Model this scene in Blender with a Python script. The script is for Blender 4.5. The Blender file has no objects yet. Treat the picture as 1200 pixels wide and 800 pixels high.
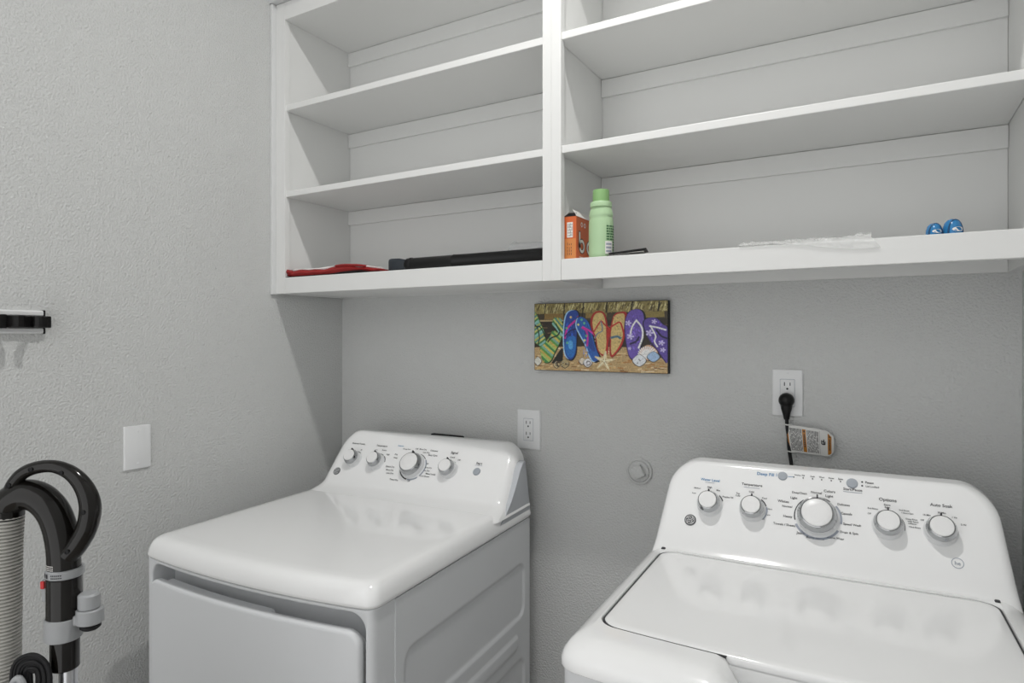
import bpy, bmesh, math, random
from mathutils import Vector, Matrix
random.seed(7)
S = bpy.context.scene
COL = S.collection
PI = math.pi
rad = math.radians

# ------------------------------------------------------------------ camera
cam = bpy.data.cameras.new('camera')
cam.sensor_width = 36.0
cam.lens = 36.0 * 745.0 / 1200.0
cam.shift_y = -7.0 / 1200.0
cam.clip_start = 0.02
camo = bpy.data.objects.new('camera', cam)
COL.objects.link(camo)
camo.location = (1.687, -1.68, 1.40)
camo.rotation_euler = (PI / 2, 0, rad(30.165))
S.camera = camo

# ------------------------------------------------------------------ world
W = bpy.data.worlds.new('world'); S.world = W
W.use_nodes = True
bg = W.node_tree.nodes['Background']
bg.inputs[0].default_value = (1.0, 0.998, 0.992, 1)
bg.inputs[1].default_value = 1.38
LAMP = 1450.0           # emission of the ceiling lamp's disc
LAMP_POS = (1.22, -0.82, 2.88)
S.view_settings.view_transform = 'Standard'
S.view_settings.look = 'None'
S.view_settings.gamma = 1.0
S.view_settings.use_curve_mapping = False
S.view_settings.exposure = -0.03

# ------------------------------------------------------------------ materials
def mat(name, col, rough=0.5, metal=0.0, bump=0.0, bscale=200.0, var=0.0, vscale=6.0, spec=0.5,
        emit=0.0, trans=0.0, alpha=1.0, coat=0.0, detail=2.0, bdist=0.001, ior=1.45):
    m = bpy.data.materials.new(name); m.use_nodes = True
    nt = m.node_tree; n = nt.nodes; l = nt.links
    p = n['Principled BSDF']
    p.inputs['Base Color'].default_value = (*col, 1)
    p.inputs['Roughness'].default_value = rough
    p.inputs['Metallic'].default_value = metal
    p.inputs['Specular IOR Level'].default_value = spec
    p.inputs['IOR'].default_value = ior
    p.inputs['Transmission Weight'].default_value = trans
    p.inputs['Alpha'].default_value = alpha
    p.inputs['Coat Weight'].default_value = coat
    p.inputs['Coat Roughness'].default_value = 0.04
    if emit:
        p.inputs['Emission Color'].default_value = (*col, 1)
        p.inputs['Emission Strength'].default_value = emit
    tc = n.new('ShaderNodeTexCoord')
    if var:
        t = n.new('ShaderNodeTexNoise'); t.inputs['Scale'].default_value = vscale; t.inputs['Detail'].default_value = 4
        l.new(tc.outputs['Object'], t.inputs['Vector'])
        r = n.new('ShaderNodeMapRange'); r.inputs['To Min'].default_value = 1 - var; r.inputs['To Max'].default_value = 1 + var
        l.new(t.outputs['Fac'], r.inputs['Value'])
        h = n.new('ShaderNodeHueSaturation'); h.inputs['Color'].default_value = (*col, 1)
        l.new(r.outputs['Result'], h.inputs['Value']); l.new(h.outputs['Color'], p.inputs['Base Color'])
    if bump:
        t = n.new('ShaderNodeTexNoise'); t.inputs['Scale'].default_value = bscale; t.inputs['Detail'].default_value = detail
        l.new(tc.outputs['Object'], t.inputs['Vector'])
        b = n.new('ShaderNodeBump'); b.inputs['Strength'].default_value = bump; b.inputs['Distance'].default_value = bdist
        l.new(t.outputs['Fac'], b.inputs['Height']); l.new(b.outputs['Normal'], p.inputs['Normal'])
    return m

M = {}
M['wall'] = mat('wall_paint', (0.615, 0.623, 0.617), 0.75, bump=0.8, bscale=190, bdist=0.005, detail=3.0, var=0.015, vscale=3, spec=0.3)
M['ceiling'] = mat('ceiling_paint', (0.75, 0.75, 0.75), 0.8, bump=0.3, bscale=150, bdist=0.002)
M['floor'] = mat('floor_vinyl', (0.33, 0.30, 0.27), 0.5, var=0.15, vscale=8)
M['cab'] = mat('cabinet_paint', (0.76, 0.765, 0.755), 0.42, bump=0.06, bscale=60, var=0.012, vscale=4)
M['caulk'] = mat('trim_paint', (0.68, 0.69, 0.69), 0.5)
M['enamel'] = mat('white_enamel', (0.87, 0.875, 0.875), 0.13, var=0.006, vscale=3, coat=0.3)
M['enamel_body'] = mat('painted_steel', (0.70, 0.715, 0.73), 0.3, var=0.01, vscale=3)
M['plastic_white'] = mat('white_plastic', (0.82, 0.82, 0.82), 0.3, var=0.01)
M['plate'] = mat('plate_plastic', (0.76, 0.77, 0.775), 0.32, var=0.01)
M['endcap'] = mat('console_end_grey', (0.52, 0.54, 0.57), 0.45, var=0.02)
M['skirt'] = mat('knob_skirt', (0.76, 0.77, 0.78), 0.3, var=0.01)
M['chrome'] = mat('chrome', (0.42, 0.43, 0.44), 0.08, metal=1.0, var=0.02)
M['btn'] = mat('grey_button', (0.36, 0.39, 0.43), 0.45, var=0.03, vscale=400)
M['ink'] = mat('black_ink', (0.03, 0.03, 0.035), 0.5, var=0.05)
M['ink_blue'] = mat('blue_ink', (0.04, 0.20, 0.42), 0.5, var=0.05)
M['ink_grey'] = mat('grey_ink', (0.33, 0.36, 0.42), 0.5, var=0.05)
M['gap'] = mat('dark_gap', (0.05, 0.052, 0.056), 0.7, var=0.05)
M['black'] = mat('black_plastic', (0.008, 0.008, 0.008), 0.3, var=0.1, spec=0.3)
M['black_matt'] = mat('black_matt', (0.01, 0.01, 0.011), 0.5, bump=0.1, bscale=300, var=0.1, spec=0.3)
M['vac_black'] = mat('vacuum_gloss_black', (0.008, 0.007, 0.006), 0.13, var=0.05, spec=0.45)
M['vac_grey'] = mat('vacuum_grey', (0.34, 0.35, 0.36), 0.4, var=0.04)
M['hose'] = mat('hose_grey', (0.52, 0.51, 0.48), 0.45, var=0.05)
M['silver'] = mat('silver_tube', (0.62, 0.63, 0.65), 0.25, metal=0.9, var=0.02)
M['red'] = mat('red_fabric', (0.30, 0.015, 0.015), 0.6, bump=0.2, bscale=300, var=0.15, vscale=40)
M['redbtn'] = mat('red_plastic', (0.55, 0.02, 0.02), 0.4, var=0.03)
M['white_cloth'] = mat('white_cloth', (0.78, 0.76, 0.75), 0.7, bump=0.2, bscale=200, var=0.06, vscale=60)
M['orange'] = mat('orange_carton', (0.62, 0.13, 0.035), 0.45, var=0.08, vscale=20)
M['orange_side'] = mat('amber_carton', (0.64, 0.24, 0.07), 0.5, var=0.08, vscale=30)
M['carton_white'] = mat('carton_white', (0.80, 0.78, 0.75), 0.6, var=0.04)
M['green'] = mat('pale_green_plastic', (0.42, 0.60, 0.36), 0.32, var=0.03)
M['green_cap'] = mat('green_cap', (0.25, 0.44, 0.18), 0.35, var=0.03)
M['green_dark'] = mat('dark_green_print', (0.05, 0.15, 0.06), 0.5, var=0.1)
M['blue'] = mat('blue_plastic', (0.03, 0.19, 0.42), 0.25, var=0.06, vscale=80)
M['blue_dark'] = mat('dark_blue_rim', (0.01, 0.06, 0.15), 0.35, var=0.06)
M['tube_grey'] = mat('slate_plastic', (0.022, 0.028, 0.036), 0.3, var=0.06)
M['tag'] = mat('tag_white', (0.66, 0.66, 0.64), 0.25, var=0.03)
M['tag_orange'] = mat('tag_orange', (0.42, 0.17, 0.02), 0.4, var=0.08)
M['film'] = mat('clear_film', (0.88, 0.89, 0.88), 0.12, alpha=0.33, bump=0.8, bscale=45, bdist=0.01)
M['clear'] = mat('clear_cup', (0.95, 0.96, 0.97), 0.05, alpha=0.32, var=0.01)
M['lamp'] = mat('lamp_glow', (1.0, 0.985, 0.96), 0.5, emit=LAMP)
M['lamp_base'] = mat('lamp_base', (0.8, 0.8, 0.8), 0.4, var=0.02)

# flat print: colours come with the printed shapes
def print_mat():
    m = bpy.data.materials.new('canvas_print'); m.use_nodes = True
    n = m.node_tree.nodes; l = m.node_tree.links; p = n['Principled BSDF']
    a = n.new('ShaderNodeVertexColor'); a.layer_name = 'Col'
    tc = n.new('ShaderNodeTexCoord'); t = n.new('ShaderNodeTexNoise'); t.inputs['Scale'].default_value = 260
    l.new(tc.outputs['Object'], t.inputs['Vector'])
    r = n.new('ShaderNodeMapRange'); r.inputs['From Min'].default_value = .3; r.inputs['From Max'].default_value = .7
    r.inputs['To Min'].default_value = .8; r.inputs['To Max'].default_value = 1.2
    l.new(t.outputs['Fac'], r.inputs['Value'])
    h = n.new('ShaderNodeHueSaturation'); l.new(a.outputs['Color'], h.inputs['Color']); l.new(r.outputs['Result'], h.inputs['Value'])
    l.new(h.outputs['Color'], p.inputs['Base Color']); p.inputs['Roughness'].default_value = .45
    return m
M['print'] = print_mat()

# ------------------------------------------------------------------ helpers
def obj(name, bm, m, parent=None, smooth=None, loc=None, rot=None, recalc=True):
    if recalc: bmesh.ops.recalc_face_normals(bm, faces=bm.faces)
    me = bpy.data.meshes.new(name); bm.to_mesh(me); bm.free()
    if smooth:
        for p in me.polygons: p.use_smooth = True
        me.set_sharp_from_angle(angle=rad(smooth))
    me.materials.append(M[m] if isinstance(m, str) else m)
    o = bpy.data.objects.new(name, me); COL.objects.link(o)
    if parent: o.parent = parent
    if loc: o.location = loc
    if rot: o.rotation_euler = rot
    return o

def stuff(o):
    o['kind'] = 'stuff'; return o

def tag(o, label, cat, group=None):
    o['label'] = label; o['category'] = cat
    if group: o['group'] = group
    return o

def thing(name, label, cat, loc=(0, 0, 0), rz=0.0, group=None):
    o = bpy.data.objects.new(name, None); COL.objects.link(o)
    o.empty_display_size = 0.05
    o.location = loc; o.rotation_euler = (0, 0, rz)
    return tag(o, label, cat, group)

def struct(o):
    o['kind'] = 'structure'; return o

def box(bm, x0, x1, y0, y1, z0, z1, bev=0.0, seg=2):
    vs = [bm.verts.new(c) for c in ((x0,y0,z0),(x1,y0,z0),(x1,y1,z0),(x0,y1,z0),(x0,y0,z1),(x1,y0,z1),(x1,y1,z1),(x0,y1,z1))]
    fs = [bm.faces.new([vs[i] for i in q]) for q in ((0,3,2,1),(4,5,6,7),(0,1,5,4),(1,2,6,5),(2,3,7,6),(3,0,4,7))]
    if bev:
        es = list({e for f in fs for e in f.edges})
        bmesh.ops.bevel(bm, geom=es, offset=bev, segments=seg, affect='EDGES', profile=0.5)
    return bm

def B(*a, **k):
    return box(bmesh.new(), *a, **k)

def zipcap(bm, row, ns, nc):
    n = len(row); L = 3 * (ns + nc) + ns // 2; h = n // 2
    bot = [row[(L + k) % n] for k in range(h + 1)]; top = [row[(L - k) % n] for k in range(h + 1)]
    for k in range(h):
        q = []
        for v in (bot[k], bot[k + 1], top[k + 1], top[k]):
            if v not in q: q.append(v)
        bm.faces.new(q)

def loft(bm, loops, cap0=True, cap1=True, closed=True, zc=None):
    rows = [[bm.verts.new(p) for p in lp] for lp in loops]
    n = len(rows[0])
    for a, b in zip(rows[:-1], rows[1:]):
        for i in range(n if closed else n - 1):
            j = (i + 1) % n
            bm.faces.new((a[i], a[j], b[j], b[i]))
    for c, r_ in ((cap0, rows[0][::-1]), (cap1, rows[-1])):
        if c and zc: zipcap(bm, rows[0] if r_[0] is rows[0][-1] else rows[-1], *zc)
        elif c: bm.faces.new(r_)
    return bm

def rrect(a0, a1, b0, b1, r, ns=8, nc=6):
    """closed 2D loop of a rounded rectangle, same count for any size"""
    r = max(r, 1e-5); pts = []
    cs = [(a1 - r, b0 + r, -PI/2), (a1 - r, b1 - r, 0), (a0 + r, b1 - r, PI/2), (a0 + r, b0 + r, PI)]
    sides = [((a0 + r, b0), (a1 - r, b0)), ((a1, b0 + r), (a1, b1 - r)), ((a1 - r, b1), (a0 + r, b1)), ((a0, b1 - r), (a0, b0 + r))]
    for k in range(4):
        (xa, ya), (xb, yb) = sides[k]
        for i in range(ns):
            t = i / ns; pts.append((xa + (xb - xa) * t, ya + (yb - ya) * t))
        cx, cy, st = cs[k]
        for i in range(nc):
            a = st + PI / 2 * i / nc
            pts.append((cx + r * math.cos(a), cy + r * math.sin(a)))
    return pts

def lathe(bm, prof, seg=32, mtx=None, sx=1.0, sy=1.0):
    loops = []
    for r, h in prof:
        lp = []
        for i in range(seg):
            a = 2 * PI * i / seg
            v = Vector((r * sx * math.cos(a), r * sy * math.sin(a), h))
            lp.append(mtx @ v if mtx else v)
        loops.append(lp)
    return loft(bm, loops)

def tube(bm, pts, r, seg=12, caps=True, sx=1.0):
    pts = [Vector(p) for p in pts]; n = len(pts)
    rs = r if isinstance(r, (list, tuple)) else [r] * n
    loops = []; up = None
    for i in range(n):
        t = (pts[min(i + 1, n - 1)] - pts[max(i - 1, 0)]).normalized()
        if up is None:
            up = t.orthogonal().normalized()
        up = (up - t * up.dot(t)).normalized(); s = t.cross(up)
        loops.append([pts[i] + (up * math.cos(2 * PI * k / seg) * sx + s * math.sin(2 * PI * k / seg)) * rs[i] for k in range(seg)])
    return loft(bm, loops, caps, caps)

def spline(pts, n=8, closed=False):
    P = [Vector(p) for p in pts]; out = []; m = len(P)
    for i in range(m if closed else m - 1):
        if closed:
            p0, p1, p2, p3 = P[i - 1], P[i], P[(i + 1) % m], P[(i + 2) % m]
        else:
            p1, p2 = P[i], P[i + 1]; p0 = P[i - 1] if i else p1 * 2 - p2; p3 = P[i + 2] if i + 2 < m else p2 * 2 - p1
        for k in range(n):
            t = k / n
            out.append(0.5 * ((2 * p1) + (p2 - p0) * t + (2 * p0 - 5 * p1 + 4 * p2 - p3) * t * t + (3 * p1 - p0 - 3 * p2 + p3) * t ** 3))
    if not closed: out.append(P[-1])
    return out

def sstep(a, b, x):
    t = min(1, max(0, (x - a) / (b - a))); return t * t * (3 - 2 * t)

def add_text(bm, s, mtx, width=None, height=None, center=True):
    """letters as flat mesh; scaled to the given width (or cap height)"""
    cu = bpy.data.curves.new('t', 'FONT'); cu.body = s; cu.resolution_u = 2; cu.offset = 0.015
    ob = bpy.data.objects.new('t', cu); me = ob.to_mesh()
    xs = [v.co.x for v in me.vertices]; ys = [v.co.y for v in me.vertices]
    w = max(xs) - min(xs); h = 0.7
    k = width / w if width else height / h
    cx = (max(xs) + min(xs)) / 2 if center else min(xs); cy = 0.35
    vs = [bm.verts.new(mtx @ Vector(((v.co.x - cx) * k, (v.co.y - cy) * k, 0))) for v in me.vertices]
    for p in me.polygons:
        try: bm.faces.new([vs[i] for i in p.vertices])
        except ValueError: pass
    ob.to_mesh_clear(); bpy.data.objects.remove(ob); bpy.data.curves.remove(cu)

def frame(o, ex, ey):
    ex = Vector(ex).normalized(); ey = Vector(ey).normalized(); ez = ex.cross(ey)
    m = Matrix((ex, ey, ez)).transposed().to_4x4(); m.translation = Vector(o); return m

def ring_arc(bm, mtx, r0, r1, a0, a1, n=16):
    prev = None
    for i in range(n + 1):
        a = rad(a0 + (a1 - a0) * i / n)
        q = [bm.verts.new(mtx @ Vector((r * math.cos(a), r * math.sin(a), 0))) for r in (r0, r1)]
        if prev: bm.faces.new((prev[0], prev[1], q[1], q[0]))
        prev = q

def disc(bm, mtx, r, n=20, sx=1.0):
    bm.faces.new([bm.verts.new(mtx @ Vector((r * sx * math.cos(2*PI*i/n), r * math.sin(2*PI*i/n), 0))) for i in range(n)])

def strip(bm, mtx, x0, x1, y0, y1):
    bm.faces.new([bm.verts.new(mtx @ Vector((x, y, 0))) for x, y in ((x0,y0),(x1,y0),(x1,y1),(x0,y1))])

# ------------------------------------------------------------------ the room
XR = 1.94; YF = -2.6; ZC = 2.95
struct(obj('floor', B(-0.1, XR + 0.1, YF, 0.1, -0.05, 0), 'floor'))
struct(obj('ceiling', B(-0.1, XR + 0.1, YF, 0.1, ZC, ZC + 0.05), 'ceiling'))
struct(obj('wall_left', B(-0.1, 0, YF, 0.1, 0, ZC), 'wall'))
struct(obj('wall_back', B(0, XR, 0, 0.1, 0, ZC), 'wall'))
struct(obj('wall_right', B(XR, XR + 0.1, YF, 0.1, 0, ZC), 'wall'))
struct(obj('baseboard_back', B(0.012, XR - 0.012, -0.012, 0, 0, 0.09, bev=0.003), 'caulk'))
struct(obj('baseboard_left', B(0, 0.012, YF, 0, 0, 0.09, bev=0.003), 'caulk'))
struct(obj('baseboard_right', B(XR - 0.012, XR, YF, 0, 0, 0.09, bev=0.003), 'caulk'))
struct(obj('trim_1', B(0, 0.012, -0.314, -0.2805, 1.531, 2.456, bev=0.002), 'caulk'))
bm = bmesh.new()
prof = [(-0.281, 2.457), (-0.318, 2.457), (-0.324, 2.464), (-0.330, 2.478), (-0.345, 2.490), (-0.350, 2.4995), (-0.281, 2.4995)]
loft(bm, [[(x, y, z) for y, z in prof] for x in (0.0005, XR - 0.0005)])
struct(obj('trim_2', bm, 'caulk'))

# ceiling lamp (above the frame; the room's own light)
t = thing('ceiling_light', 'small round white flush light on the ceiling above the machines', 'lamp', (LAMP_POS[0], LAMP_POS[1], ZC))
dz = LAMP_POS[2] - ZC
bm = bmesh.new(); lathe(bm, [(0.001, 0), (0.085, 0), (0.085, -0.012), (0.055, dz + 0.006), (0.052, dz + 0.001), (0.0315, dz + 0.001), (0.0315, dz + 0.008), (0.001, dz + 0.008)])
obj('housing', bm, 'lamp_base', t, smooth=30)
bm = bmesh.new(); lathe(bm, [(0.0305, dz + 0.006), (0.0305, dz)], 32)
obj('diffuser', bm, 'lamp', t)

# ------------------------------------------------------------------ shelf cabinets
ZB, ZT = 1.533, 2.4555
def cabinet(name, label, x0, x1, sl, sr, pl, pr, recessed):
    """x0..x1 outer, sl/sr inner edges of stiles, pl/pr inner faces of side panels"""
    t = thing(name, label, 'cabinet', (0, 0, ZB), group='white wall cabinets')
    def part(n, *a, **k):
        a = list(a); a[4] -= ZB; a[5] -= ZB
        o = obj(n, B(*a, **k), 'cab', t); return o
    e = 0.0006
    part('stile', x0, sl, -0.30, -0.28, ZB, ZT, bev=0.0006)
    part('stile', sr, x1, -0.30, -0.28, ZB, ZT, bev=0.0006)
    part('bottom_rail', sl + e, sr - e, -0.30, -0.28, ZB, 1.5835, bev=0.0012)
    part('top_rail', sl + e, sr - e, -0.30, -0.28, 2.400, ZT, bev=0.0012)
    part('side_panel', x0, pl, -0.2795, -0.0005, ZB, ZT)
    part('side_panel', pr, x1, -0.2795, -0.0005, ZB, ZT)
    part('back_panel', pl + e, pr - e, -0.010, -0.0005, ZB, ZT)
    part('bottom_panel', pl + e, pr - e, -0.2795, -0.0105, 1.566 if recessed else ZB + 0.0015, 1.5825)
    part('top_panel', pl + e, pr - e, -0.2795, -0.0105, 2.402, 2.42)
    for z in (1.858, 2.132):
        part('shelf', pl + e, pr - e, -0.294, -0.0105, z - 0.0185, z, bev=0.0015)
    for z in (1.8385, 2.1125, 2.401):
        part('nailer', pl + e, pr - e, -0.0195, -0.0105, z - 0.048, z, bev=0.001)
    return t
cabinet('wall_cabinet', 'white open wall cabinet meeting the left wall, holding the long black tube', 0.0125, 0.9949, 0.052, 0.971, 0.048, 0.976, False)
cabinet('wall_cabinet', 'white open wall cabinet above the washer, holding the green bottle', 0.9951, 1.9395, 1.021, 1.908, 1.010, 1.916, True)

# ------------------------------------------------------------------ knobs and prints for the consoles
def face_frame(p0, p1):
    """p0,p1 = (v,w): returns function (u,s,h)->matrix on the tilted face"""
    L = math.hypot(p1[0] - p0[0], p1[1] - p0[1]); dv, dw = (p1[0] - p0[0]) / L, (p1[1] - p0[1]) / L
    def g(u, s, h=0.0):
        return frame((u, p0[0] + dv * s - dw * h, p0[1] + dw * s + dv * h), (1, 0, 0), (0, dv, dw))
    return g

def knob(t, g, u, s, r, label=None):
    m = g(u, s)
    bm = bmesh.new(); lathe(bm, [(r*1.10, 0.0), (r*1.10, 0.002), (r*1.02, 0.004), (r * 1.0, 0.016), (r * 0.9, 0.0168)], 40, m)
    k = obj('knob', bm, 'skirt', t, smooth=35)
    bm = bmesh.new(); lathe(bm, [(r * 0.96, 0.0165), (r * 0.98, 0.019), (r * 0.95, 0.0225), (r * 0.82, 0.0305), (r * 0.76, 0.0312), (r * 0.74, 0.030)], 40, m)
    obj('chrome_ring', bm, 'chrome', k, smooth=35)
    bm = bmesh.new(); lathe(bm, [(r * 0.745, 0.0302), (r * 0.74, 0.0325), (r * 0.70, 0.0334), (r * 0.3, 0.0337)], 40, m)
    obj('cap', bm, 'plastic_white', k, smooth=35)
    bm = bmesh.new(); box(bm, -0.0012, 0.0012, r * 0.80, r * 0.99, 0.0185, 0.0318); bmesh.ops.transform(bm, matrix=m, verts=bm.verts)
    obj('pointer_mark', bm, 'ink', k)

def badge(t, g, u, s, r):
    m = g(u, s)
    bm = bmesh.new(); lathe(bm, [(r, 0), (r, 0.0012), (r * 0.97, 0.0016), (r * 0.9, 0.0016)], 32, m)
    b = obj('badge', bm, 'chrome', t, smooth=30)
    bm = bmesh.new(); disc(bm, g(u, s, 0.0018), r * 0.93, 28); obj('badge_field', bm, 'ink', b)
    bm = bmesh.new()
    mm = g(u, s, 0.0024)
    ring_arc(bm, mm, r * 0.70, r * 0.78, 0, 360, 32)
    for a in range(4):
        q = mm @ Matrix.Rotation(rad(a * 90 + 20), 4, 'Z')
        ring_arc(bm, q @ Matrix.Translation((r * 0.36, 0, 0)), r * 0.14, r * 0.22, -150, 150, 10)
        ring_arc(bm, q @ Matrix.Translation((r * 0.52, r * 0.30, 0)), r * 0.05, r * 0.12, 0, 300, 8)
    strip(bm, mm, -r * 0.3, r * 0.3, -r * 0.05, r * 0.05)
    obj('badge_monogram', bm, 'plate', b)

def button(t, g, u, s, r):
    bm = bmesh.new(); lathe(bm, [(r * 1.12, 0), (r * 1.12, 0.0008), (r, 0.0010), (r * 0.98, 0.0028), (r * 0.5, 0.0032)], 28, g(u, s))
    obj('button', bm, 'btn', t, smooth=35)

def console(name, t, m, g0, uL, uR, top, vback, wlow, R, rc0, taper, r_top, arch=0.0, flare=0.012, vlow=None, n_w=34):
    """lofted control hood: front face on the line g0=((v,w),(v,w)), rounded top corners"""
    (v0, w0), (v1, w1) = g0
    sl = (v1 - v0) / (w1 - w0)
    def vf(w):
        v = v0 + (w - w0) * sl
        if vlow is not None:                       # concave sweep into the top at the foot
            k = 1 - sstep(wlow, w0 + 0.022, w); v -= (v0 - vlow) * k * k
        return v
    loops = []
    def row(w, infront, insh):
        # width limits
        a = uL + taper * (w - wlow) - flare * (1 - sstep(wlow, wlow + 0.03, w)) ** 2
        b = uR - taper * (w - wlow) + flare * (1 - sstep(wlow, wlow + 0.03, w)) ** 2
        dd = w - (top - R)
        if dd > 0:
            q = R - math.sqrt(max(0, R * R - dd * dd)); a += q; b -= q
        a += insh; b -= insh
        f = vf(w) + infront; rc = min(rc0, max(0.004, (vback - insh - f) * 0.85))
        lp = [(a, vback - insh, w), (a, (vback + f + rc) / 2, w)]
        for i in range(9):
            an = PI + PI / 2 * i / 8
            lp.append((a + rc + rc * math.cos(an), f + rc + rc * math.sin(an), w))
        N = 24
        for i in range(1, N):
            lp.append((a + rc + (b - a - 2 * rc) * i / N, f, w))
        for i in range(9):
            an = 1.5 * PI + PI / 2 * i / 8
            lp.append((b - rc + rc * math.cos(an), f + rc + rc * math.sin(an), w))
        lp += [(b, (vback + f + rc) / 2, w), (b, vback - insh, w)]
        um = (uL + uR) / 2; hw = (uR - uL) / 2; kk = sstep(w0, top, w)
        return [(x, y, z + arch * kk * (1 - ((x - um) / hw) ** 2)) for x, y, z in lp]
    for i in range(n_w + 1):
        w = wlow + (top - r_top - wlow) * i / n_w
        loops.append(row(w, 0, 0))
    for i in range(1, 6):
        an = PI / 2 * i / 5
        loops.append(row(top - r_top + r_top * math.sin(an), r_top * (1 - math.cos(an)), 0.0))
    bm = bmesh.new(); loft(bm, loops)
    return obj(name, bm, m, t, smooth=40)

def lettering(t, g, items, m, name, bold=False):
    bm = bmesh.new()
    for s, u, q, w in items:
        add_text(bm, s, g(u, q, 0.0007), width=w)
    return bm

# ------------------------------------------------------------------ washer
WO = (1.258, -0.815, 0.0)
wa = thing('washing_machine', 'white top-loading washing machine with five control knobs and a closed lid', 'washing machine', WO, rad(2.0))
WW = 0.665
def wbow(u, v): return v - 0.020 * (1 - ((u - WW/2) / (WW/2)) ** 2) * max(0.0, 1 - v / 0.66)
def wl(a0, a1, b0, b1, r, w):
    return [(u, wbow(u, v), w) for u, v in rrect(a0, a1, b0, b1, r, 40, 8)]
bm = bmesh.new()
loft(bm, [wl(0.007 + i, WW - 0.007 - i, 0.007 + i, 0.655, 0.022, w) for i, w in ((0.004, 0.02), (0, 0.025), (0, 0.70), (0, 0.8945))])
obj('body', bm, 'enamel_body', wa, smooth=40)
for x in (0.05, WW - 0.05):
    for y in (0.06, 0.60):
        bm = bmesh.new(); lathe(bm, [(0.018, 0.0), (0.018, 0.008), (0.008, 0.010), (0.008, 0.0235)], 16, Matrix.Translation((x, y, 0)))
        obj('foot', bm, 'black_matt', wa, smooth=40)
# top deck with the lid opening and the finger scoop in front
HU0, HU1, HV0, HV1 = 0.037, 0.622, 0.082, 0.4795
def scoop(u, v, w, k):
    d = 0.050 * sstep(0.232, 0.272, u) * (1 - sstep(0.393, 0.433, u))
    return w - d * k
bm = bmesh.new(); loops = []
rows = [(0.012, 0.8955, 0), (0.004, 0.8955, 0), (0.0, 0.899, 0), (0.0, 0.908, 0), (0.003, 0.917, 0), (0.009, 0.926, 0.05), (0.017, 0.933, 0.15), (0.026, 0.938, 0.4), (0.034, 0.9405, 0.65)]
for i, w, k in rows:
    lp = wl(i, WW - i, i * 1.3, 0.66 - i * 0.3, 0.035, w)
    loops.append([(x, y, scoop(x, y, z, k) if y < 0.09 else z) for x, y, z in lp])
n0 = loops[-1]
hole = wl(HU0, HU1, HV0, HV1, 0.032, 0.9415)
for f in (0.4, 0.8):
    loops.append([tuple(a[j] * (1 - f) + b[j] * f for j in range(2)) + (scoop(0, 0, 0.9412, 0) if b[1] > 0.09 else scoop(a[0] * (1 - f) + b[0] * f, b[1], 0.9412, 0.65 + 0.35 * f),) for a, b in zip(n0, hole)])
loops.append([(x, y, scoop(x, y, z, 1) if y < 0.09 else z) for x, y, z in hole])
hi = wl(HU0 + 0.002, HU1 - 0.002, HV0 + 0.002, HV1 - 0.002, 0.031, 0.939)
loops.append([(x, y, scoop(x, y, z, 1) if y < 0.09 else z) for x, y, z in hi])
loops.append(wl(HU0 + 0.001, HU1 - 0.001, HV0 + 0.001, HV1 - 0.001, 0.031, 0.930))
loft(bm, loops, False, False)
obj('top_deck', bm, 'enamel', wa, smooth=50)
bm = bmesh.new(); loft(bm, [wl(HU0 - 0.012, HU1 + 0.012, HV0 - 0.006, HV1 + 0.006, 0.035, w) for w in (0.8956, 0.8975)])
for u0, u1, v0, v1 in ((HU0 - 0.006, HU0 + 0.0008, HV0 + 0.03, HV1), (HU1 - 0.0008, HU1 + 0.006, HV0 + 0.03, HV1), (HU0, HU1, HV1 - 0.0008, HV1 + 0.004)): box(bm, u0, u1, v0, v1, 0.8975, 0.9295)
obj('opening_shade', bm, 'gap', wa)  # dark sheet and strips colour in the shade inside the lid gap
# lid
bm = bmesh.new(); g_ = 0.0058
LR = [(0.010, 0.918), (g_, 0.918), (g_ - 0.001, 0.922), (g_ - 0.001, 0.9375), (g_, 0.9405), (g_ + 0.003, 0.9420), (0.02, 0.9424)]
loft(bm, [wl(HU0 + i, HU1 - i, HV0 + i - 0.001, HV1 - i - 0.001, 0.032 - i * 0.5, w) for i, w in LR])
lid = obj('lid', bm, 'enamel', wa, smooth=50)
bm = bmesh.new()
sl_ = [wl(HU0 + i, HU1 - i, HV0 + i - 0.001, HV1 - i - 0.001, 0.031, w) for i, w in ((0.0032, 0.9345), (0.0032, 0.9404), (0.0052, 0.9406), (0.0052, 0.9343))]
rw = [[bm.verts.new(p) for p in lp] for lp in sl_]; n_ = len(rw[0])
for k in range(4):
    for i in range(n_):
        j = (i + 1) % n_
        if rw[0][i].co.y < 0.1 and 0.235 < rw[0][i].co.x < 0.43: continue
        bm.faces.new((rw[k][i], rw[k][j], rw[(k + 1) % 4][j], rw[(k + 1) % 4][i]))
obj('lid_edge_shade', bm, 'gap', lid)  # added dark ring, stands in for the shade line round the lid
for u in (0.040, 0.619):
    obj('hinge', B(u - 0.004, u + 0.004, 0.4765, 0.4845, 0.93, 0.9445, bev=0.0015), 'gap', lid)
WF0, WF1 = (0.492, 0.945), (0.600, 1.110)
gw = face_frame(WF0, WF1)
console('console', wa, 'enamel', (WF0, WF1), 0.012, 0.656, 1.1135, 0.650, 0.924, 0.058, 0.020, 0.11, 0.006, vlow=0.4805, flare=0.0)
KW = [(0.124, 0.103, 0.0245), (0.212, 0.103, 0.0245), (0.336, 0.103, 0.0375), (0.459, 0.104, 0.0255), (0.544, 0.105, 0.0255)]
for u, s, r in KW: knob(wa, gw, u, s, r)
badge(wa, gw, 0.087, 0.063, 0.0125)
button(wa, gw, 0.267, 0.1845, 0.0085); button(wa, gw, 0.398, 0.183, 0.0095)
bm = bmesh.new()
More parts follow.
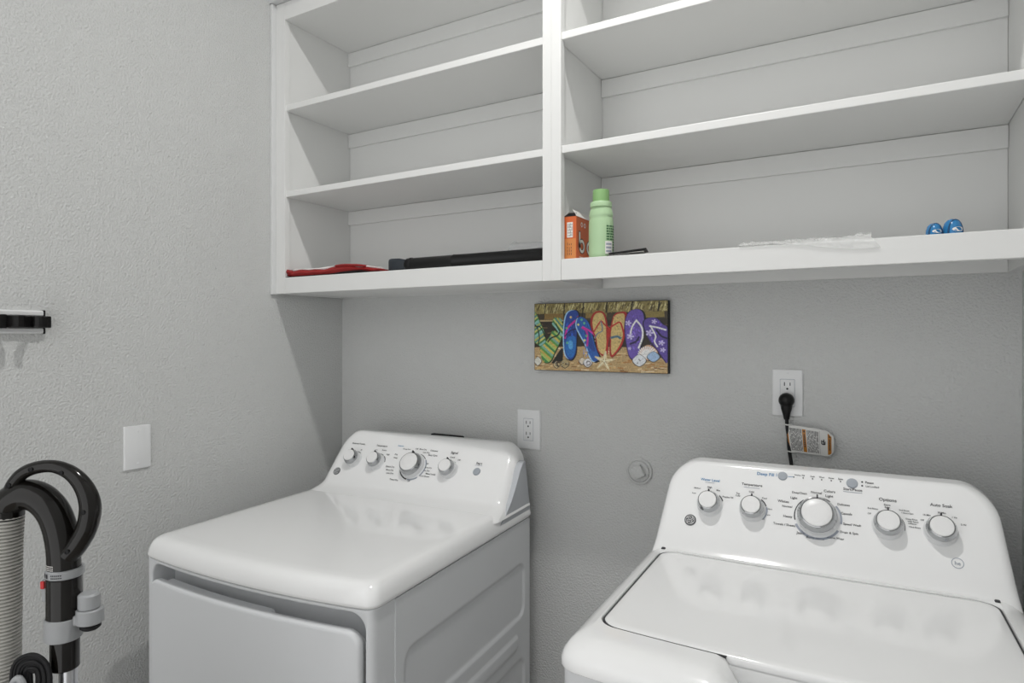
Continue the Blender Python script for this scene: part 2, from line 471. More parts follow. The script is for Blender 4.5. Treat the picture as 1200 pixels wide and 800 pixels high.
for s, u, q, w in [('Temperature', .207, .158, .042), ('Colors', .357, .161, .021), ('Whites', .271, .129, .022), ('Options', .460, .156, .030), ('Auto Soak', .548, .156, .036),
    ('Start/Pause', .399, .170, .034), ('DeepClean', .301, .151, .028), ('Normal', .333, .1555, .020), ('Light', .357, .151, .014), ('Light', .291, .139, .013), ('Normal', .279, .119, .019),
    ('Heavy', .281, .098, .017), ('Towels / Sheets', .275, .080, .042), ('Jeans', .306, .067, .015), ('Bulky Items', .333, .061, .032), ('Active Wear', .369, .066, .031),
    ('Delicates', .383, .136, .022), ('Casuals', .388, .118, .020), ('Speed Wash', .398, .097, .031), ('Drain & Spin', .393, .080, .031),
    ('Low', .088, .125, .008), ('Medium', .094, .137, .014), ('High', .120, .142, .010), ('Max', .139, .137, .008), ('Precise Fill', .160, .124, .022),
    ('Tap', .180, .135, .008), ('Cold', .180, .130, .009), ('Cold', .207, .142, .010), ('Cool', .234, .131, .010), ('Colors', .244, .109, .013), ('Warm', .242, .096, .011), ('Hot', .233, .086, .008),
    ('Off', .428, .124, .006), ('2nd Rinse', .434, .135, .018), ('Extra', .459, .1455, .011), ('Spin', .459, .1405, .009), ('2nd Rinse', .487, .138, .017), ('+ Extra Spin', .492, .133, .020),
    ('Deep Rinse', .499, .122, .019), ('with fabric', .501, .1175, .018), ('softener', .500, .1135, .014), ('+2nd Rinse', .503, .107, .019),
    ('Off', .516, .123, .006), ('15 Min', .524, .134, .012), ('30 Min', .548, .1415, .013), ('1 Hr', .568, .135, .008), ('2 Hr', .581, .123, .009),
    ('Pause', .429, .188, .015), ('Lid Locked', .434, .180, .023), ('Sensing', .296, .190, .012), ('Fill', .307, .190, .005), ('Soak', .325, .190, .009), ('Wash', .342, .190, .010), ('Rinse', .360, .190, .010), ('Spin', .377, .190, .009)]:
    add_text(bm, s, gw(u, q, 0.0007), width=w)
for u in (.289, .307, .325, .342, .360, .377): disc(bm, gw(u, .1845, .0007), .0014, 10)
for q in (.188, .180): disc(bm, gw(.416, q, .0007), .0018, 10)
def arcs(bm, g, u, s, lst):
    for r0, r1, a0, a1 in lst: ring_arc(bm, g(u, s, 0.0007), r0, r1, a0, a1, 20)
arcs(bm, gw, .336, .103, [(.0405, .0435, 128, 194), (.0405, .0435, 58, 112)])
for u in (.124, .212, .459, .544): arcs(bm, gw, u, .104, [(.0268, .0284, 75, 120)])
arcs(bm, gw, .459, .104, [(.0268, .0292, -12, 55)]); arcs(bm, gw, .544, .105, [(.0268, .0286, 20, 110)])
arcs(bm, gw, .124, .104, [(.0268, .0290, 20, 50)]); arcs(bm, gw, .212, .104, [(.0268, .0290, 20, 55)])
o = stuff(obj('lettering', bm, 'ink', wa, recalc=False)); o['label'] = 'black printed cycle names around the washer knobs'
bm = bmesh.new()
for s, u, q, w in [('Water Level', .119, .159, .041), ('Deep Fill', .233, .185, .034)]:
    add_text(bm, s, gw(u, q, 0.0007), width=w); 
strip(bm, gw(0, .1845, .0007), .2775, .288, -.0005, .0005)
strip(bm, gw(0, .185, .0007), .2545, .2555, -.003, .004)
o = stuff(obj('blue_lettering', bm, 'ink_blue', wa, recalc=False)); o['label'] = 'blue printed words Water Level and Deep Fill'
bm = bmesh.new()
arcs(bm, gw, .336, .103, [(.0405, .0450, -10, 40), (.0405, .0455, 205, 330)])
arcs(bm, gw, .212, .104, [(.0268, .0300, -40, 15)])
strip(bm, gw(.399, .164, .0006), -.017, .017, -.0006, .0006); strip(bm, gw(.119, .1525, .0006), -.010, .010, -.0005, .0005); strip(bm, gw(.207, .1510, .0006), -.016, .016, -.0005, .0005)
ring_arc(bm, gw(.567, .050, .0006), .0085, .0097, 0, 360, 28); add_text(bm, 'he', gw(.567, .050, .0006), width=.009)
o = stuff(obj('grey_print', bm, 'ink_grey', wa, recalc=False))

# ------------------------------------------------------------------ dryer
ph = rad(3.9); DW = 0.686
DO = (0.859 - DW * math.cos(ph), -0.778 - DW * math.sin(ph), 0.0)
dr = thing('clothes_dryer', 'white front-loading clothes dryer with four control knobs in the corner', 'dryer', DO, ph)
def bowd(u): return -0.020 + 0.030 * ((u - 0.36) / 0.36) ** 2
def dbow(u, v): return v + bowd(u) * max(0.0, 1 - v / 0.70)
def dl(a0, a1, b0, b1, r, w, n=24):
    return [(u, dbow(u, v), w) for u, v in rrect(a0, a1, b0, b1, r, n, 8)]
bm = bmesh.new()
loft(bm, [dl(0.008 + i, DW - 0.010 - i, 0.068, 0.712, 0.004, w) for i, w in ((0.004, 0.022), (0, 0.027), (0, 0.876))])
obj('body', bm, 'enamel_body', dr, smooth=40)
for x in (0.06, DW - 0.06):
    for y in (0.09, 0.64):
        bm = bmesh.new(); lathe(bm, [(0.018, 0.0), (0.018, 0.008), (0.008, 0.010), (0.008, 0.0255)], 16, Matrix.Translation((x, y, 0)))
        obj('foot', bm, 'black_matt', dr, smooth=40)
# front frame around the door recess
bm = bmesh.new(); loops = []
def fl(a0, a1, b0, b1, r, dv, n=24):
    return [(u, bowd(u) + dv, w) for u, w in rrect(a0, a1, b0, b1, r, n, 8)]
OUT = (0.006, DW - 0.006, 0.024, 0.8775)
def ins(i): return (OUT[0] + i, OUT[1] - i, OUT[2] + i, OUT[3] - i * 0.15)
loops.append(fl(*ins(0), 0.004, 0.074)); loops.append(fl(*ins(0), 0.004, 0.022)); loops.append(fl(*ins(0.0015), 0.004, 0.013)); loops.append(fl(*ins(0.005), 0.004, 0.007)); loops.append(fl(*ins(0.012), 0.005, 0.004))
HO = (0.032, 0.664, 0.26, 0.8685)
def hin(i): return (HO[0] + i, HO[1] - i, HO[2] + i, HO[3] - i)
loops.append(fl(*hin(-0.003), 0.036, 0.004)); loops.append(fl(*hin(-0.001), 0.034, 0.0055)); loops.append(fl(*hin(0), 0.033, 0.009)); loops.append(fl(*hin(0.001), 0.032, 0.062))
loft(bm, loops, False, True, zc=(24, 8))
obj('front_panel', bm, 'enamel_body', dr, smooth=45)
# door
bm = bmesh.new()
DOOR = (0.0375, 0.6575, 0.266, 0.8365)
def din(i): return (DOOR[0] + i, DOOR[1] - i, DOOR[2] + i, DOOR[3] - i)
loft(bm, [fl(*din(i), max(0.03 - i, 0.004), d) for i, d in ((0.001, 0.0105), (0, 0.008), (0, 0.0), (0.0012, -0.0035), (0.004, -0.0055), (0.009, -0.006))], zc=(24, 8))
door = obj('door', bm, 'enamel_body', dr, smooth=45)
bm = bmesh.new()
loft(bm, [[(u, bowd(u) + d, w) for u, w in rrect(0.075, 0.430, 0.76, 0.8335, 0.012, 20, 4)] for d in (0.0106, 0.027)], zc=(20, 4))
obj('handle_lip', bm, 'enamel_body', door, smooth=40)
bm = bmesh.new()
loft(bm, [[(u, bowd(u) + d, w) for u, w in rrect(0.046, 0.649, 0.28, 0.822, 0.03, 20, 4)] for d in (0.0106, 0.030)], zc=(20, 4))
obj('inner_panel', bm, 'plastic_white', door, smooth=40)
# side sheet with pressed ribs
def sd(v, w, v0, v1, w0, w1, r):
    dx = abs(v - (v0 + v1) / 2) - (v1 - v0) / 2 + r; dy = abs(w - (w0 + w1) / 2) - (w1 - w0) / 2 + r
    return math.hypot(max(dx, 0), max(dy, 0)) + min(max(dx, dy), 0) - r
def emboss(v, w):
    h = 0.0
    h -= 0.0048 * (1 - sstep(-0.009, 0.001, sd(v, w, 0.106, 0.684, 0.606, 0.760, 0.035)))
    h += 0.0040 * (1 - sstep(-0.006, 0.001, sd(v, w, 0.16, 0.640, 0.528, 0.568, 0.018)))
    h -= 0.0048 * (1 - sstep(-0.009, 0.001, sd(v, w, 0.106, 0.684, 0.12, 0.494, 0.035)))
    return h
bm = bmesh.new(); NV, NW = 150, 130; V0, V1, W0, W1 = 0.0775, 0.7155, 0.03, 0.8755
wz = [W0 + (W1 - W0) * (j / NW) ** 0.62 for j in range(NW + 1)]
grid = [[bm.verts.new((DW - 0.0035 + emboss(V0 + (V1 - V0) * i / NV, wz[j]), V0 + (V1 - V0) * i / NV, wz[j])) for j in range(NW + 1)] for i in range(NV + 1)]
for i in range(NV):
    for j in range(NW): bm.faces.new((grid[i][j], grid[i + 1][j], grid[i + 1][j + 1], grid[i][j + 1]))
bk = [bm.verts.new((DW - 0.0095, v, w)) for v, w in ((V0, W0), (V1, W0), (V1, W1), (V0, W1))]
bm.faces.new(bk[::-1])
edge = [grid[i][0] for i in range(NV + 1)]; bm.faces.new(edge[::-1] + [bk[0], bk[1]])
edge = [grid[i][NW] for i in range(NV + 1)]; bm.faces.new(edge + [bk[2], bk[3]])
edge = [grid[0][j] for j in range(NW + 1)]; bm.faces.new(edge + [bk[3], bk[0]])
edge = [grid[NV][j] for j in range(NW + 1)]; bm.faces.new(edge[::-1] + [bk[1], bk[2]])
obj('side_panel', bm, 'enamel_body', dr, smooth=45)
# moulded top
bm = bmesh.new()
TR = [(0.014, 0.878), (0.003, 0.878), (0.0, 0.8815), (0.0, 0.887), (0.002, 0.897), (0.005, 0.907), (0.009, 0.914), (0.0135, 0.9192), (0.0195, 0.9228), (0.028, 0.9247), (0.045, 0.9254), (0.09, 0.9257)]
loft(bm, [dl(i, DW - i, i * 1.15, 0.735 - i * 0.3, 0.024, w) for i, w in TR])
obj('top', bm, 'enamel', dr, smooth=60)
DF0, DF1 = (0.560, 0.930), (0.675, 1.078)
gd = face_frame(DF0, DF1)
console('console', dr, 'enamel', (DF0, DF1), 0.020, 0.676, 1.090, 0.712, 0.912, 0.052, 0.034, 0.08, 0.008, arch=0.0, vlow=0.500, flare=0.010)
# grey end cap on the right of the hood
bm = bmesh.new()
pf = [(0.526, 0.898), (0.566, 0.920), (0.598, 0.950), (0.628, 0.988), (0.650, 1.020), (0.668, 1.040), (0.686, 1.044), (0.716, 0.905), (0.716, 0.8935)]
loft(bm, [[(0.664, v, w) for v, w in pf], [(0.6835, v, w) for v, w in pf]])
bmesh.ops.bevel(bm, geom=list(bm.edges), offset=0.0015, segments=1, affect='EDGES')
obj('console_end_cap', bm, 'endcap', dr, smooth=30)
KD = [(0.117, 0.100, 0.0245), (0.207, 0.100, 0.0245), (0.343, 0.099, 0.0375), (0.468, 0.100, 0.0255)]
for u, s, r in KD: knob(dr, gd, u, s, r)
button(dr, gd, 0.559, 0.104, 0.0105); badge(dr, gd, 0.072, 0.055, 0.0125)
bm = bmesh.new()
for s, u, q, w in [('Extended Tumble', .108, .156, .050), ('On', .104, .132, .006), ('Off', .128, .135, .007), ('Temperature', .200, .156, .042), ('Low', .186, .141, .010), ('Medium', .216, .142, .017), ('High', .236, .129, .012),
    ('Energy Saver', .297, .153, .028), ('Off', .332, .157, .009), ('More Dry', .355, .157, .026), ('Less Dry', .370, .148, .024), ('Delicates', .395, .156, .026), ('Easy Care', .396, .141, .032), ('Dry', .266, .132, .011), ('Damp', .268, .121, .014),
    ('Quick Dry', .262, .090, .033), ('More Dry', .266, .079, .028), ('Less Dry', .271, .069, .026), ('Timed Dry', .294, .050, .032), ('20', .347, .052, .008), ('Off', .388, .112, .008), ('More Dry', .396, .100, .026), ('Less Dry', .393, .090, .025), ('Mixed Loads', .412, .081, .034), ('Cool Down', .394, .072, .033),
    ('Signal', .466, .156, .024), ('Loud', .465, .141, .015), ('Off', .490, .134, .009), ('Start', .559, .130, .020)]:
    add_text(bm, s, gd(u, q, 0.0007), width=w)
arcs(bm, gd, .343, .099, [(.0408, .0450, 195, 262), (.0405, .0430, 40, 75), (.0405, .0430, 100, 135)])
for u in (.117, .207, .468): arcs(bm, gd, u, .100, [(.0268, .0288, 60, 120)])
arcs(bm, gd, .207, .100, [(.0268, .0292, 5, 50)])
o = stuff(obj('lettering', bm, 'ink', dr, recalc=False)); o['label'] = 'black printed cycle names around the dryer knobs'
bm = bmesh.new(); add_text(bm, 'Cottons', gd(.270, .162, .0007), width=.022)
o = stuff(obj('blue_lettering', bm, 'ink_blue', dr, recalc=False)); o['label'] = 'blue printed word Cottons'
bm = bmesh.new(); arcs(bm, gd, .343, .099, [(.0408, .0448, -40, 35), (.0408, .0455, 265, 310)]); strip(bm, gd(.559, .123, .0006), -.012, .012, -.0006, .0006)
stuff(obj('grey_print', bm, 'ink_grey', dr, recalc=False))

# ------------------------------------------------------------------ wall plates
def outlet(label, x, z, w, h, group):
    t = thing('wall_outlet', label, 'outlet', (x, 0, z), group=group)
    bm = bmesh.new()
    loft(bm, [[(a, y, b) for a, b in rrect(-w/2 + i, w/2 - i, -h/2 + i, h/2 - i, 0.003, 2, 3)] for i, y in ((0, -0.0003), (0, -0.0025), (0.002, -0.0052), (0.005, -0.006))])
    pl = obj('plate', bm, 'plate', t, smooth=30)
    bm = bmesh.new()
    loft(bm, [[(a, y, b) for a, b in rrect(-0.0168, 0.0168, -0.0335, 0.0335, 0.002, 2, 3)] for y in (-0.0052, -0.0064)])
    obj('receptacle_gap', bm, 'ink_grey', t)
    bm = bmesh.new()
    loft(bm, [[(a, y, b) for a, b in rrect(-0.016 + i, 0.016 - i, -0.0325 + i, 0.0325 - i, 0.002, 2, 3)] for i, y in ((0, -0.0055), (0, -0.0068), (0.0008, -0.0074))])
    rc = obj('receptacle', bm, 'plate', t, smooth=30)
    bm = bmesh.new()
    for zc in (0.0165, -0.0165):
        box(bm, -0.0075, -0.0053, -0.0078, -0.0070, zc + 0.0005, zc + 0.0095)
        box(bm, 0.0053, 0.0073, -0.0078, -0.0070, zc + 0.0012, zc + 0.0088)
        lathe(bm, [(0.0026, 0.0070), (0.0026, 0.0078)], 12, Matrix.Translation((0, 0, zc - 0.0065)) @ Matrix.Rotation(PI/2, 4, 'X'))
    stuff(obj('slots', bm, 'ink', rc))
    for zc in (h * 0.42, -h * 0.42):
        bm = bmesh.new(); lathe(bm, [(0.0032, 0.0055), (0.0032, 0.0066), (0.002, 0.0071)], 14, Matrix.Translation((0, 0, zc)) @ Matrix.Rotation(PI/2, 4, 'X'))
        s = obj('screw', bm, 'skirt', t, smooth=30)
    return t
outlet('empty white duplex wall outlet above the dryer', 0.771, 1.118, 0.079, 0.120, 'wall outlets')
outlet('white wall outlet with the black plug in it, above the washer', 1.489, 1.2605, 0.070, 0.114, 'wall outlets')
t = thing('blank_plate', 'blank white wall plate with two screws on the left wall', 'wall plate', (0, -0.734, 1.108))
bm = bmesh.new()
loft(bm, [[(x, a, b) for a, b in rrect(-0.035 + i, 0.035 - i, -0.057 + i, 0.057 - i, 0.003, 2, 3)] for i, x in ((0, 0.0003), (0, 0.003), (0.0015, 0.0055), (0.004, 0.0062))])
obj('plate', bm, 'plate', t, smooth=30)
for zc in (0.042, -0.042):
    bm = bmesh.new(); lathe(bm, [(0.0034, 0.0058), (0.0034, 0.0068), (0.002, 0.0073)], 14, Matrix.Translation((0, 0, zc)) @ Matrix.Rotation(PI/2, 4, 'Y'))
    obj('screw', bm, 'skirt', t, smooth=30)

# round painted cap with a square nub
t = thing('pipe_plug', 'round painted pipe plug with a square nub on the back wall', 'pipe plug', (1.115, 0, 1.029))
RX = Matrix.Rotation(PI/2, 4, 'X')
bm = bmesh.new(); lathe(bm, [(0.0365, 0.0003), (0.0365, 0.004), (0.034, 0.0062), (0.0305, 0.0058), (0.0295, 0.0035), (0.0285, 0.0035), (0.0280, 0.0070), (0.0262, 0.0082), (0.01, 0.0084)], 48, RX)
obj('flange', bm, 'wall', t, smooth=30)
bm = B(-0.0155, 0.0155, -0.0155, 0.0155, 0.0080, 0.0215, bev=0.0022)
bmesh.ops.transform(bm, matrix=Matrix.Rotation(rad(-28), 4, 'Y') @ RX, verts=bm.verts)
obj('square_nub', bm, 'wall', t, smooth=30)

# dark fitting on the wall behind the dryer hood
t = thing('dryer_socket', 'black fitting on the wall peeking over the dryer hood', 'outlet', (0.472, 0, 1.03))
bm = bmesh.new(); loft(bm, [[(a, y, b) for a, b in rrect(-0.062 + i, 0.062 - i, -0.055 + i, 0.0495 - i, 0.004, 2, 3)] for i, y in ((0, -0.0003), (0, -0.012), (0.004, -0.016))])
obj('cover', bm, 'black_matt', t, smooth=30)
bm = bmesh.new(); lathe(bm, [(0.026, 0.0155), (0.026, 0.022), (0.022, 0.024)], 24, RX); obj('socket_ring', bm, 'black', t, smooth=30)

# ------------------------------------------------------------------ power cord with warning tag
pc = thing('power_cord', 'black washer power cord plugged into the wall outlet, with a folded warning tag', 'power cord', (1.489, -0.008, 1.244))
bm = bmesh.new()
hd = [(0.0, 0.0085), (0.006, 0.0165), (0.018, 0.0180), (0.028, 0.0165), (0.033, 0.010), (0.034, 0.001)]
lathe(bm, [(r, -h) for h, r in [(0.0006, 0.012), (0.004, 0.0165), (0.014, 0.0180), (0.024, 0.0168), (0.031, 0.011), (0.033, 0.001)]], 28, Matrix.Rotation(-PI/2, 4, 'X'))
obj('plug', bm, 'black', pc, smooth=45)
bm = bmesh.new()
tube(bm, [(0, -0.016, -0.004), (0.0, -0.016, -0.020), (0.0, -0.0155, -0.034), (0.0005, -0.015, -0.046)], [0.0145, 0.0125, 0.0085, 0.0062], 16)
obj('strain_relief', bm, 'black', pc, smooth=45)
bm = bmesh.new()
pts = spline([(0.0005, -0.015, -0.040), (0.001, -0.014, -0.060), (0.0035, -0.013, -0.090), (0.007, -0.014, -0.125), (0.013, -0.018, -0.17), (0.02, -0.03, -0.25), (0.02, -0.05, -0.40)], 8)
tube(bm, pts, 0.0042, 12)
obj('cord', bm, 'black_matt', pc, smooth=60)
# tag: a sheet wrapped round the cord, its flag pointing right
def tagpt(a, b):
    """a 0..1 along the flag, b 0..1 from top to bottom"""
    x = -0.004 + 0.106 * a
    droop = 0.006 * a ** 2 + 0.004 * a
    zt = -0.058 - droop - (0.012 * sstep(0.8, 1.0, a) ** 2); zb = -0.122 - 0.004 * a + 0.010 * sstep(0.85, 1.0, a) ** 3
    y = -0.013 - 0.008 * math.sin(a * PI * 0.9) - 0.003 * math.sin(b * PI)
    return Vector((x + 0.008 * b * (1 - a), y, zt + (zb - zt) * b))
bm = bmesh.new(); na, nb = 24, 8; top = []; bot = []
for i in range(na + 1):
    top.append([bm.verts.new(tagpt(i / na, j / nb)) for j in range(nb + 1)])
    bot.append([bm.verts.new(tagpt(i / na, j / nb) + Vector((0, 0.0009, 0))) for j in range(nb + 1)])
for i in range(na):
    for j in range(nb):
        bm.faces.new((top[i][j], top[i][j+1], top[i+1][j+1], top[i+1][j])); bm.faces.new((bot[i][j], bot[i+1][j], bot[i+1][j+1], bot[i][j+1]))
    for j in (0, nb): bm.faces.new((top[i][j], top[i+1][j], bot[i+1][j], bot[i][j]))
for i in (0, na):
    for j in range(nb): bm.faces.new((top[i][j], bot[i][j], bot[i][j+1], top[i][j+1]))
tg = obj('warning_tag', bm, 'tag', pc, smooth=50)
tg['label'] = 'white plastic warning tag with orange bands and small print'
def tag_patch(bm, a0, a1, b0, b1, n=3, off=0.0007):
    nb_ = max(1, int((b1 - b0) * 12)); g = []
    for i in range(n + 1):
        g.append([bm.verts.new(tagpt(a0 + (a1 - a0) * i / n, b0 + (b1 - b0) * j / nb_) + Vector((0, -off, 0))) for j in range(nb_ + 1)])
    for i in range(n):
        for j in range(nb_): bm.faces.new((g[i][j], g[i][j+1], g[i+1][j+1], g[i+1][j]))
bm = bmesh.new()
for a in (0.36, 0.88): tag_patch(bm, a, a + 0.075, 0.09, 0.94)
tag_patch(bm, 0.03, 0.055, 0.08, 0.95)
stuff(obj('orange_band', bm, 'tag_orange', tg, recalc=False))
bm = bmesh.new(); rr = random.Random(3)
for a in [0.09 + 0.024 * k for k in range(11)] + [0.46 + 0.024 * k for k in range(10)]:
    b = 0.10
    while b < 0.9:
        L = rr.uniform(0.06, 0.22); e = min(0.93, b + L)
        tag_patch(bm, a, a + 0.011, b, e, 1); b = e + rr.uniform(0.015, 0.05)
for a in (0.385, 0.905):
    b = 0.28
    for k in range(7): tag_patch(bm, a, a + 0.028, b + k * 0.07, b + k * 0.07 + 0.05, 1, 0.0010)
    tag_patch(bm, a, a + 0.03, 0.14, 0.20, 1, 0.0010)
for a, b, c, d in ((0.745, 0.40, 0.765, 0.55), (0.77, 0.42, 0.80, 0.48), (0.79, 0.36, 0.81, 0.58), (0.76, 0.52, 0.83, 0.57), (0.815, 0.44, 0.835, 0.55)): tag_patch(bm, a, c, b, d, 1)
tag_patch(bm, 0.715, 0.719, 0.06, 0.96, 1)
stuff(obj('small_print', bm, 'ink', tg, recalc=False))
for b in (0.0, 1.0):
    p = tagpt(0.02, b); bm = bmesh.new()
    tube(bm, [p + Vector((-0.006, -0.003, 0.001)), p + Vector((0.004, -0.0062, -0.0005)), p + Vector((0.012, -0.003, -0.001))], 0.0016, 8)
    obj('tie', bm, 'tag', tg, smooth=50)

# ------------------------------------------------------------------ canvas picture
PX0, PX1, PZ0, PZ1, PYF = 0.7985, 1.1995, 1.298, 1.494, -0.020
cv = thing('canvas_picture', 'small canvas painting of four pairs of flip-flops and shells', 'painting', ((PX0 + PX1) / 2, 0, PZ0))
cxm = (PX0 + PX1) / 2
obj('canvas', B(PX0 - cxm, PX1 - cxm, PYF, -0.0005, 0, PZ1 - PZ0, bev=0.0012), 'black_matt', cv)
import numpy as np
GX, GY, SS = 320, 156, 2
IMG = np.zeros((GY * SS, GX * SS, 3), dtype=np.float32)
def pmap(x, y):
    """point of the painting -> 0..1 across, 0..1 down the canvas"""
    s = (x - 156) / 942.0; tp = 152 - 22 * s; bt = 622 + 26 * s
    return (s / ((1 - s) * 1.125 + s), (y - tp) / (bt - tp))
def lin(c): return tuple(min(0.88, 1.3 * ((v / 255.0) / 12.92 if v < 10 else ((v / 255.0 + 0.055) / 1.055) ** 2.4)) for v in c)
def poly(pts, c):
    q = np.array([pmap(*p) for p in pts]) * (GX * SS, GY * SS)
    x0, y0 = np.maximum(0, np.floor(q.min(0)).astype(int)); x1 = min(GX * SS, int(q[:, 0].max()) + 2); y1 = min(GY * SS, int(q[:, 1].max()) + 2)
    if x1 <= x0 or y1 <= y0: return
    xs, ys = np.meshgrid(np.arange(x0, x1) + .5, np.arange(y0, y1) + .5)
    ins_ = np.zeros(xs.shape, bool); n = len(q)
    for i in range(n):
        (xa, ya), (xb, yb) = q[i], q[(i + 1) % n]
        if ya == yb: continue
        ins_ ^= ((ya > ys) != (yb > ys)) & (xs < xa + (ys - ya) * (xb - xa) / (yb - ya))
    IMG[y0:y1, x0:x1][ins_] = lin(c)
def smooth_poly(pts, c, n=5):
    poly([(p.x, p.y) for p in spline([(a, b, 0) for a, b in pts], n, True)], c)
def stroke(pts, w, c, n=5):
    P = spline([(a, b, 0) for a, b in pts], n); m = len(P); L = []; R = []
    for i in range(m):
        d = (P[min(i+1, m-1)] - P[max(i-1, 0)]); d = Vector((-d.y, d.x, 0)).normalized() * w / 2
        L.append((P[i].x + d.x, P[i].y + d.y)); R.append((P[i].x - d.x, P[i].y - d.y))
    for i in range(m - 1): poly([L[i], L[i+1], R[i+1], R[i]], c)
rr = random.Random(11)
poly([(150, 140), (1105, 120), (1105, 660), (150, 640)], (58, 50, 34))
# thatch / plank top band
poly([(150, 150), (1100, 128), (1100, 205), (150, 225)], (128, 116, 72))
for k in range(420):
    x = rr.uniform(152, 1090); y = 150 - 22 * (x - 156) / 942 + rr.uniform(0, 40); L = rr.uniform(20, 45); sl = rr.uniform(2, 16)
    stroke([(x + sl, y), (x, y + L)], rr.uniform(3, 7), rr.choice([(176, 166, 112), (150, 138, 84), (92, 80, 44), (70, 60, 34), (196, 188, 140), (120, 110, 60)]), 1)
for x in (255, 412, 556, 724, 890, 1050): stroke([(x, 135), (x - 6, 190), (x - 14, 262)], 9, (24, 20, 14), 2)
poly([(245, 222), (400, 222), (400, 262), (240, 264)], (122, 98, 52)); poly([(570, 218), (720, 216), (720, 252), (570, 254)], (124, 104, 56)); poly([(960, 210), (1078, 206), (1080, 248), (960, 252)], (126, 112, 60))
poly([(190, 268), (400, 266), (400, 276), (190, 278)], (170, 150, 110))
poly([(150, 280), (1100, 256), (1100, 470), (150, 470)], (40, 32, 22))
for k in range(70):
    x = rr.uniform(160, 1090); y = rr.uniform(280, 450)
    stroke([(x, y), (x + rr.uniform(10, 40), y + rr.uniform(-4, 4))], rr.uniform(3, 7), rr.choice([(84, 64, 44), (70, 40, 30), (110, 90, 60), (28, 22, 18)]), 1)
# sand
poly([(150, 462), (600, 455), (860, 462), (1105, 555), (1105, 660), (150, 640)], (168, 142, 100))
for k in range(190):
    x = rr.uniform(155, 1090); y = rr.uniform(470, 640)
    if x > 870 and y < 560: continue
    stroke([(x, y), (x + rr.uniform(15, 60), y + rr.uniform(-5, 5))], rr.uniform(4, 10), rr.choice([(196, 174, 130), (150, 118, 74), (126, 92, 54), (186, 156, 106), (206, 190, 156), (160, 112, 60)]), 1)
poly([(300, 575), (380, 470), (400, 470), (395, 560), (330, 580)], (22, 20, 18))
# green striped pair
def striped(outline, ang, cols, w, seed=0):
    smooth_poly([(a + 6, b + 6) for a, b in outline], (14, 26, 14)); smooth_poly(outline, (70, 120, 60))
    P = [(p.x, p.y) for p in spline([(a, b, 0) for a, b in outline], 5, True)]
    ca, sa = math.cos(ang), math.sin(ang)
    pr = [(x * ca + y * sa, -x * sa + y * ca) for x, y in P]
    lo, hi = min(p[1] for p in pr), max(p[1] for p in pr); y = lo; k = 0
    while y < hi:
        ym = y + w / 2; xs = []
        for i in range(len(pr)):
            a, b = pr[i], pr[(i + 1) % len(pr)]
            if (a[1] - ym) * (b[1] - ym) < 0: xs.append(a[0] + (b[0] - a[0]) * (ym - a[1]) / (b[1] - a[1]))
        if len(xs) >= 2:
            x0, x1 = min(xs) + 4, max(xs) - 4
            if x1 > x0: poly([(X * ca - Y * sa, X * sa + Y * ca) for X, Y in ((x0, y), (x1, y), (x1, y + w), (x0, y + w))], cols[k % len(cols)])
        y += w; k += 1
GC = [(108, 160, 150), (168, 168, 84), (72, 124, 116), (186, 186, 110), (60, 110, 60), (128, 176, 170)]
striped([(150, 222), (175, 225), (205, 280), (240, 350), (255, 430), (220, 455), (180, 440), (152, 400)], rad(-32), GC, 13)
striped([(320, 255), (350, 250), (388, 270), (398, 370), (372, 390), (340, 330), (308, 300)], rad(48), GC, 13)
striped([(205, 460), (245, 430), (290, 380), (310, 345), (350, 360), (382, 390), (370, 430), (330, 500), (300, 555), (265, 572), (230, 560), (212, 510)], rad(38), [(150, 176, 96), (60, 128, 70), (186, 170, 84), (116, 160, 140), (84, 140, 70), (176, 160, 80)], 16)
stroke([(160, 300), (185, 330), (200, 400), (185, 440)], 9, (18, 24, 22)); stroke([(160, 310), (210, 320), (250, 390)], 8, (18, 24, 22))
stroke([(270, 425), (300, 395), (350, 378), (372, 350)], 11, (20, 28, 30)); stroke([(372, 350), (352, 320), (340, 290)], 8, (20, 50, 24))
# blue pair
def flop(outline, edge, fill, dx=8, dy=2):
    ccx = sum(p[0] for p in outline) / len(outline); ccy = sum(p[1] for p in outline) / len(outline)
    smooth_poly([(ccx + (a - ccx) * 1.16 + 3, ccy + (b - ccy) * 1.04 + 4) for a, b in outline], (12, 12, 20))
    smooth_poly([(a - dx, b + dy) for a, b in outline], edge); smooth_poly(outline, fill)
    for k in range(70):
        x = rr.gauss(ccx, 30); y = rr.gauss(ccy, 80); d = rr.uniform(-1, 1)
        if abs(x - ccx) < 34 and abs(y - ccy) < 130:
            f = rr.choice([0.55, 0.75, 1.25, 1.5]); stroke([(x, y), (x + d * 8, y + rr.uniform(8, 20))], rr.uniform(3, 6), tuple(min(255, int(v * f)) for v in fill), 1)
flop([(470, 198), (505, 205), (518, 250), (505, 340), (500, 430), (495, 500), (470, 545), (440, 545), (415, 510), (405, 440), (405, 340), (415, 260), (435, 215)], (150, 190, 225), (30, 62, 138), 9, -2)
smooth_poly([(430, 400), (470, 380), (498, 400), (492, 490), (465, 535), (430, 520), (412, 460)], (34, 100, 170))
smooth_poly([(440, 420), (470, 420), (470, 470), (445, 470)], (80, 150, 200))
stroke([(410, 400), (430, 330), (470, 290), (500, 268)], 13, (186, 40, 140)); stroke([(500, 268), (515, 240)], 12, (150, 30, 110)); stroke([(410, 385), (450, 345), (500, 330)], 8, (20, 20, 60))
flop([(510, 255), (540, 245), (580, 270), (605, 320), (625, 400), (645, 470), (668, 535), (650, 558), (625, 560), (600, 520), (570, 440), (530, 370), (502, 310)], (150, 185, 220), (36, 84, 158), 8, 4)
smooth_poly([(560, 340), (600, 350), (625, 430), (640, 490), (610, 480), (580, 420)], (28, 60, 130))
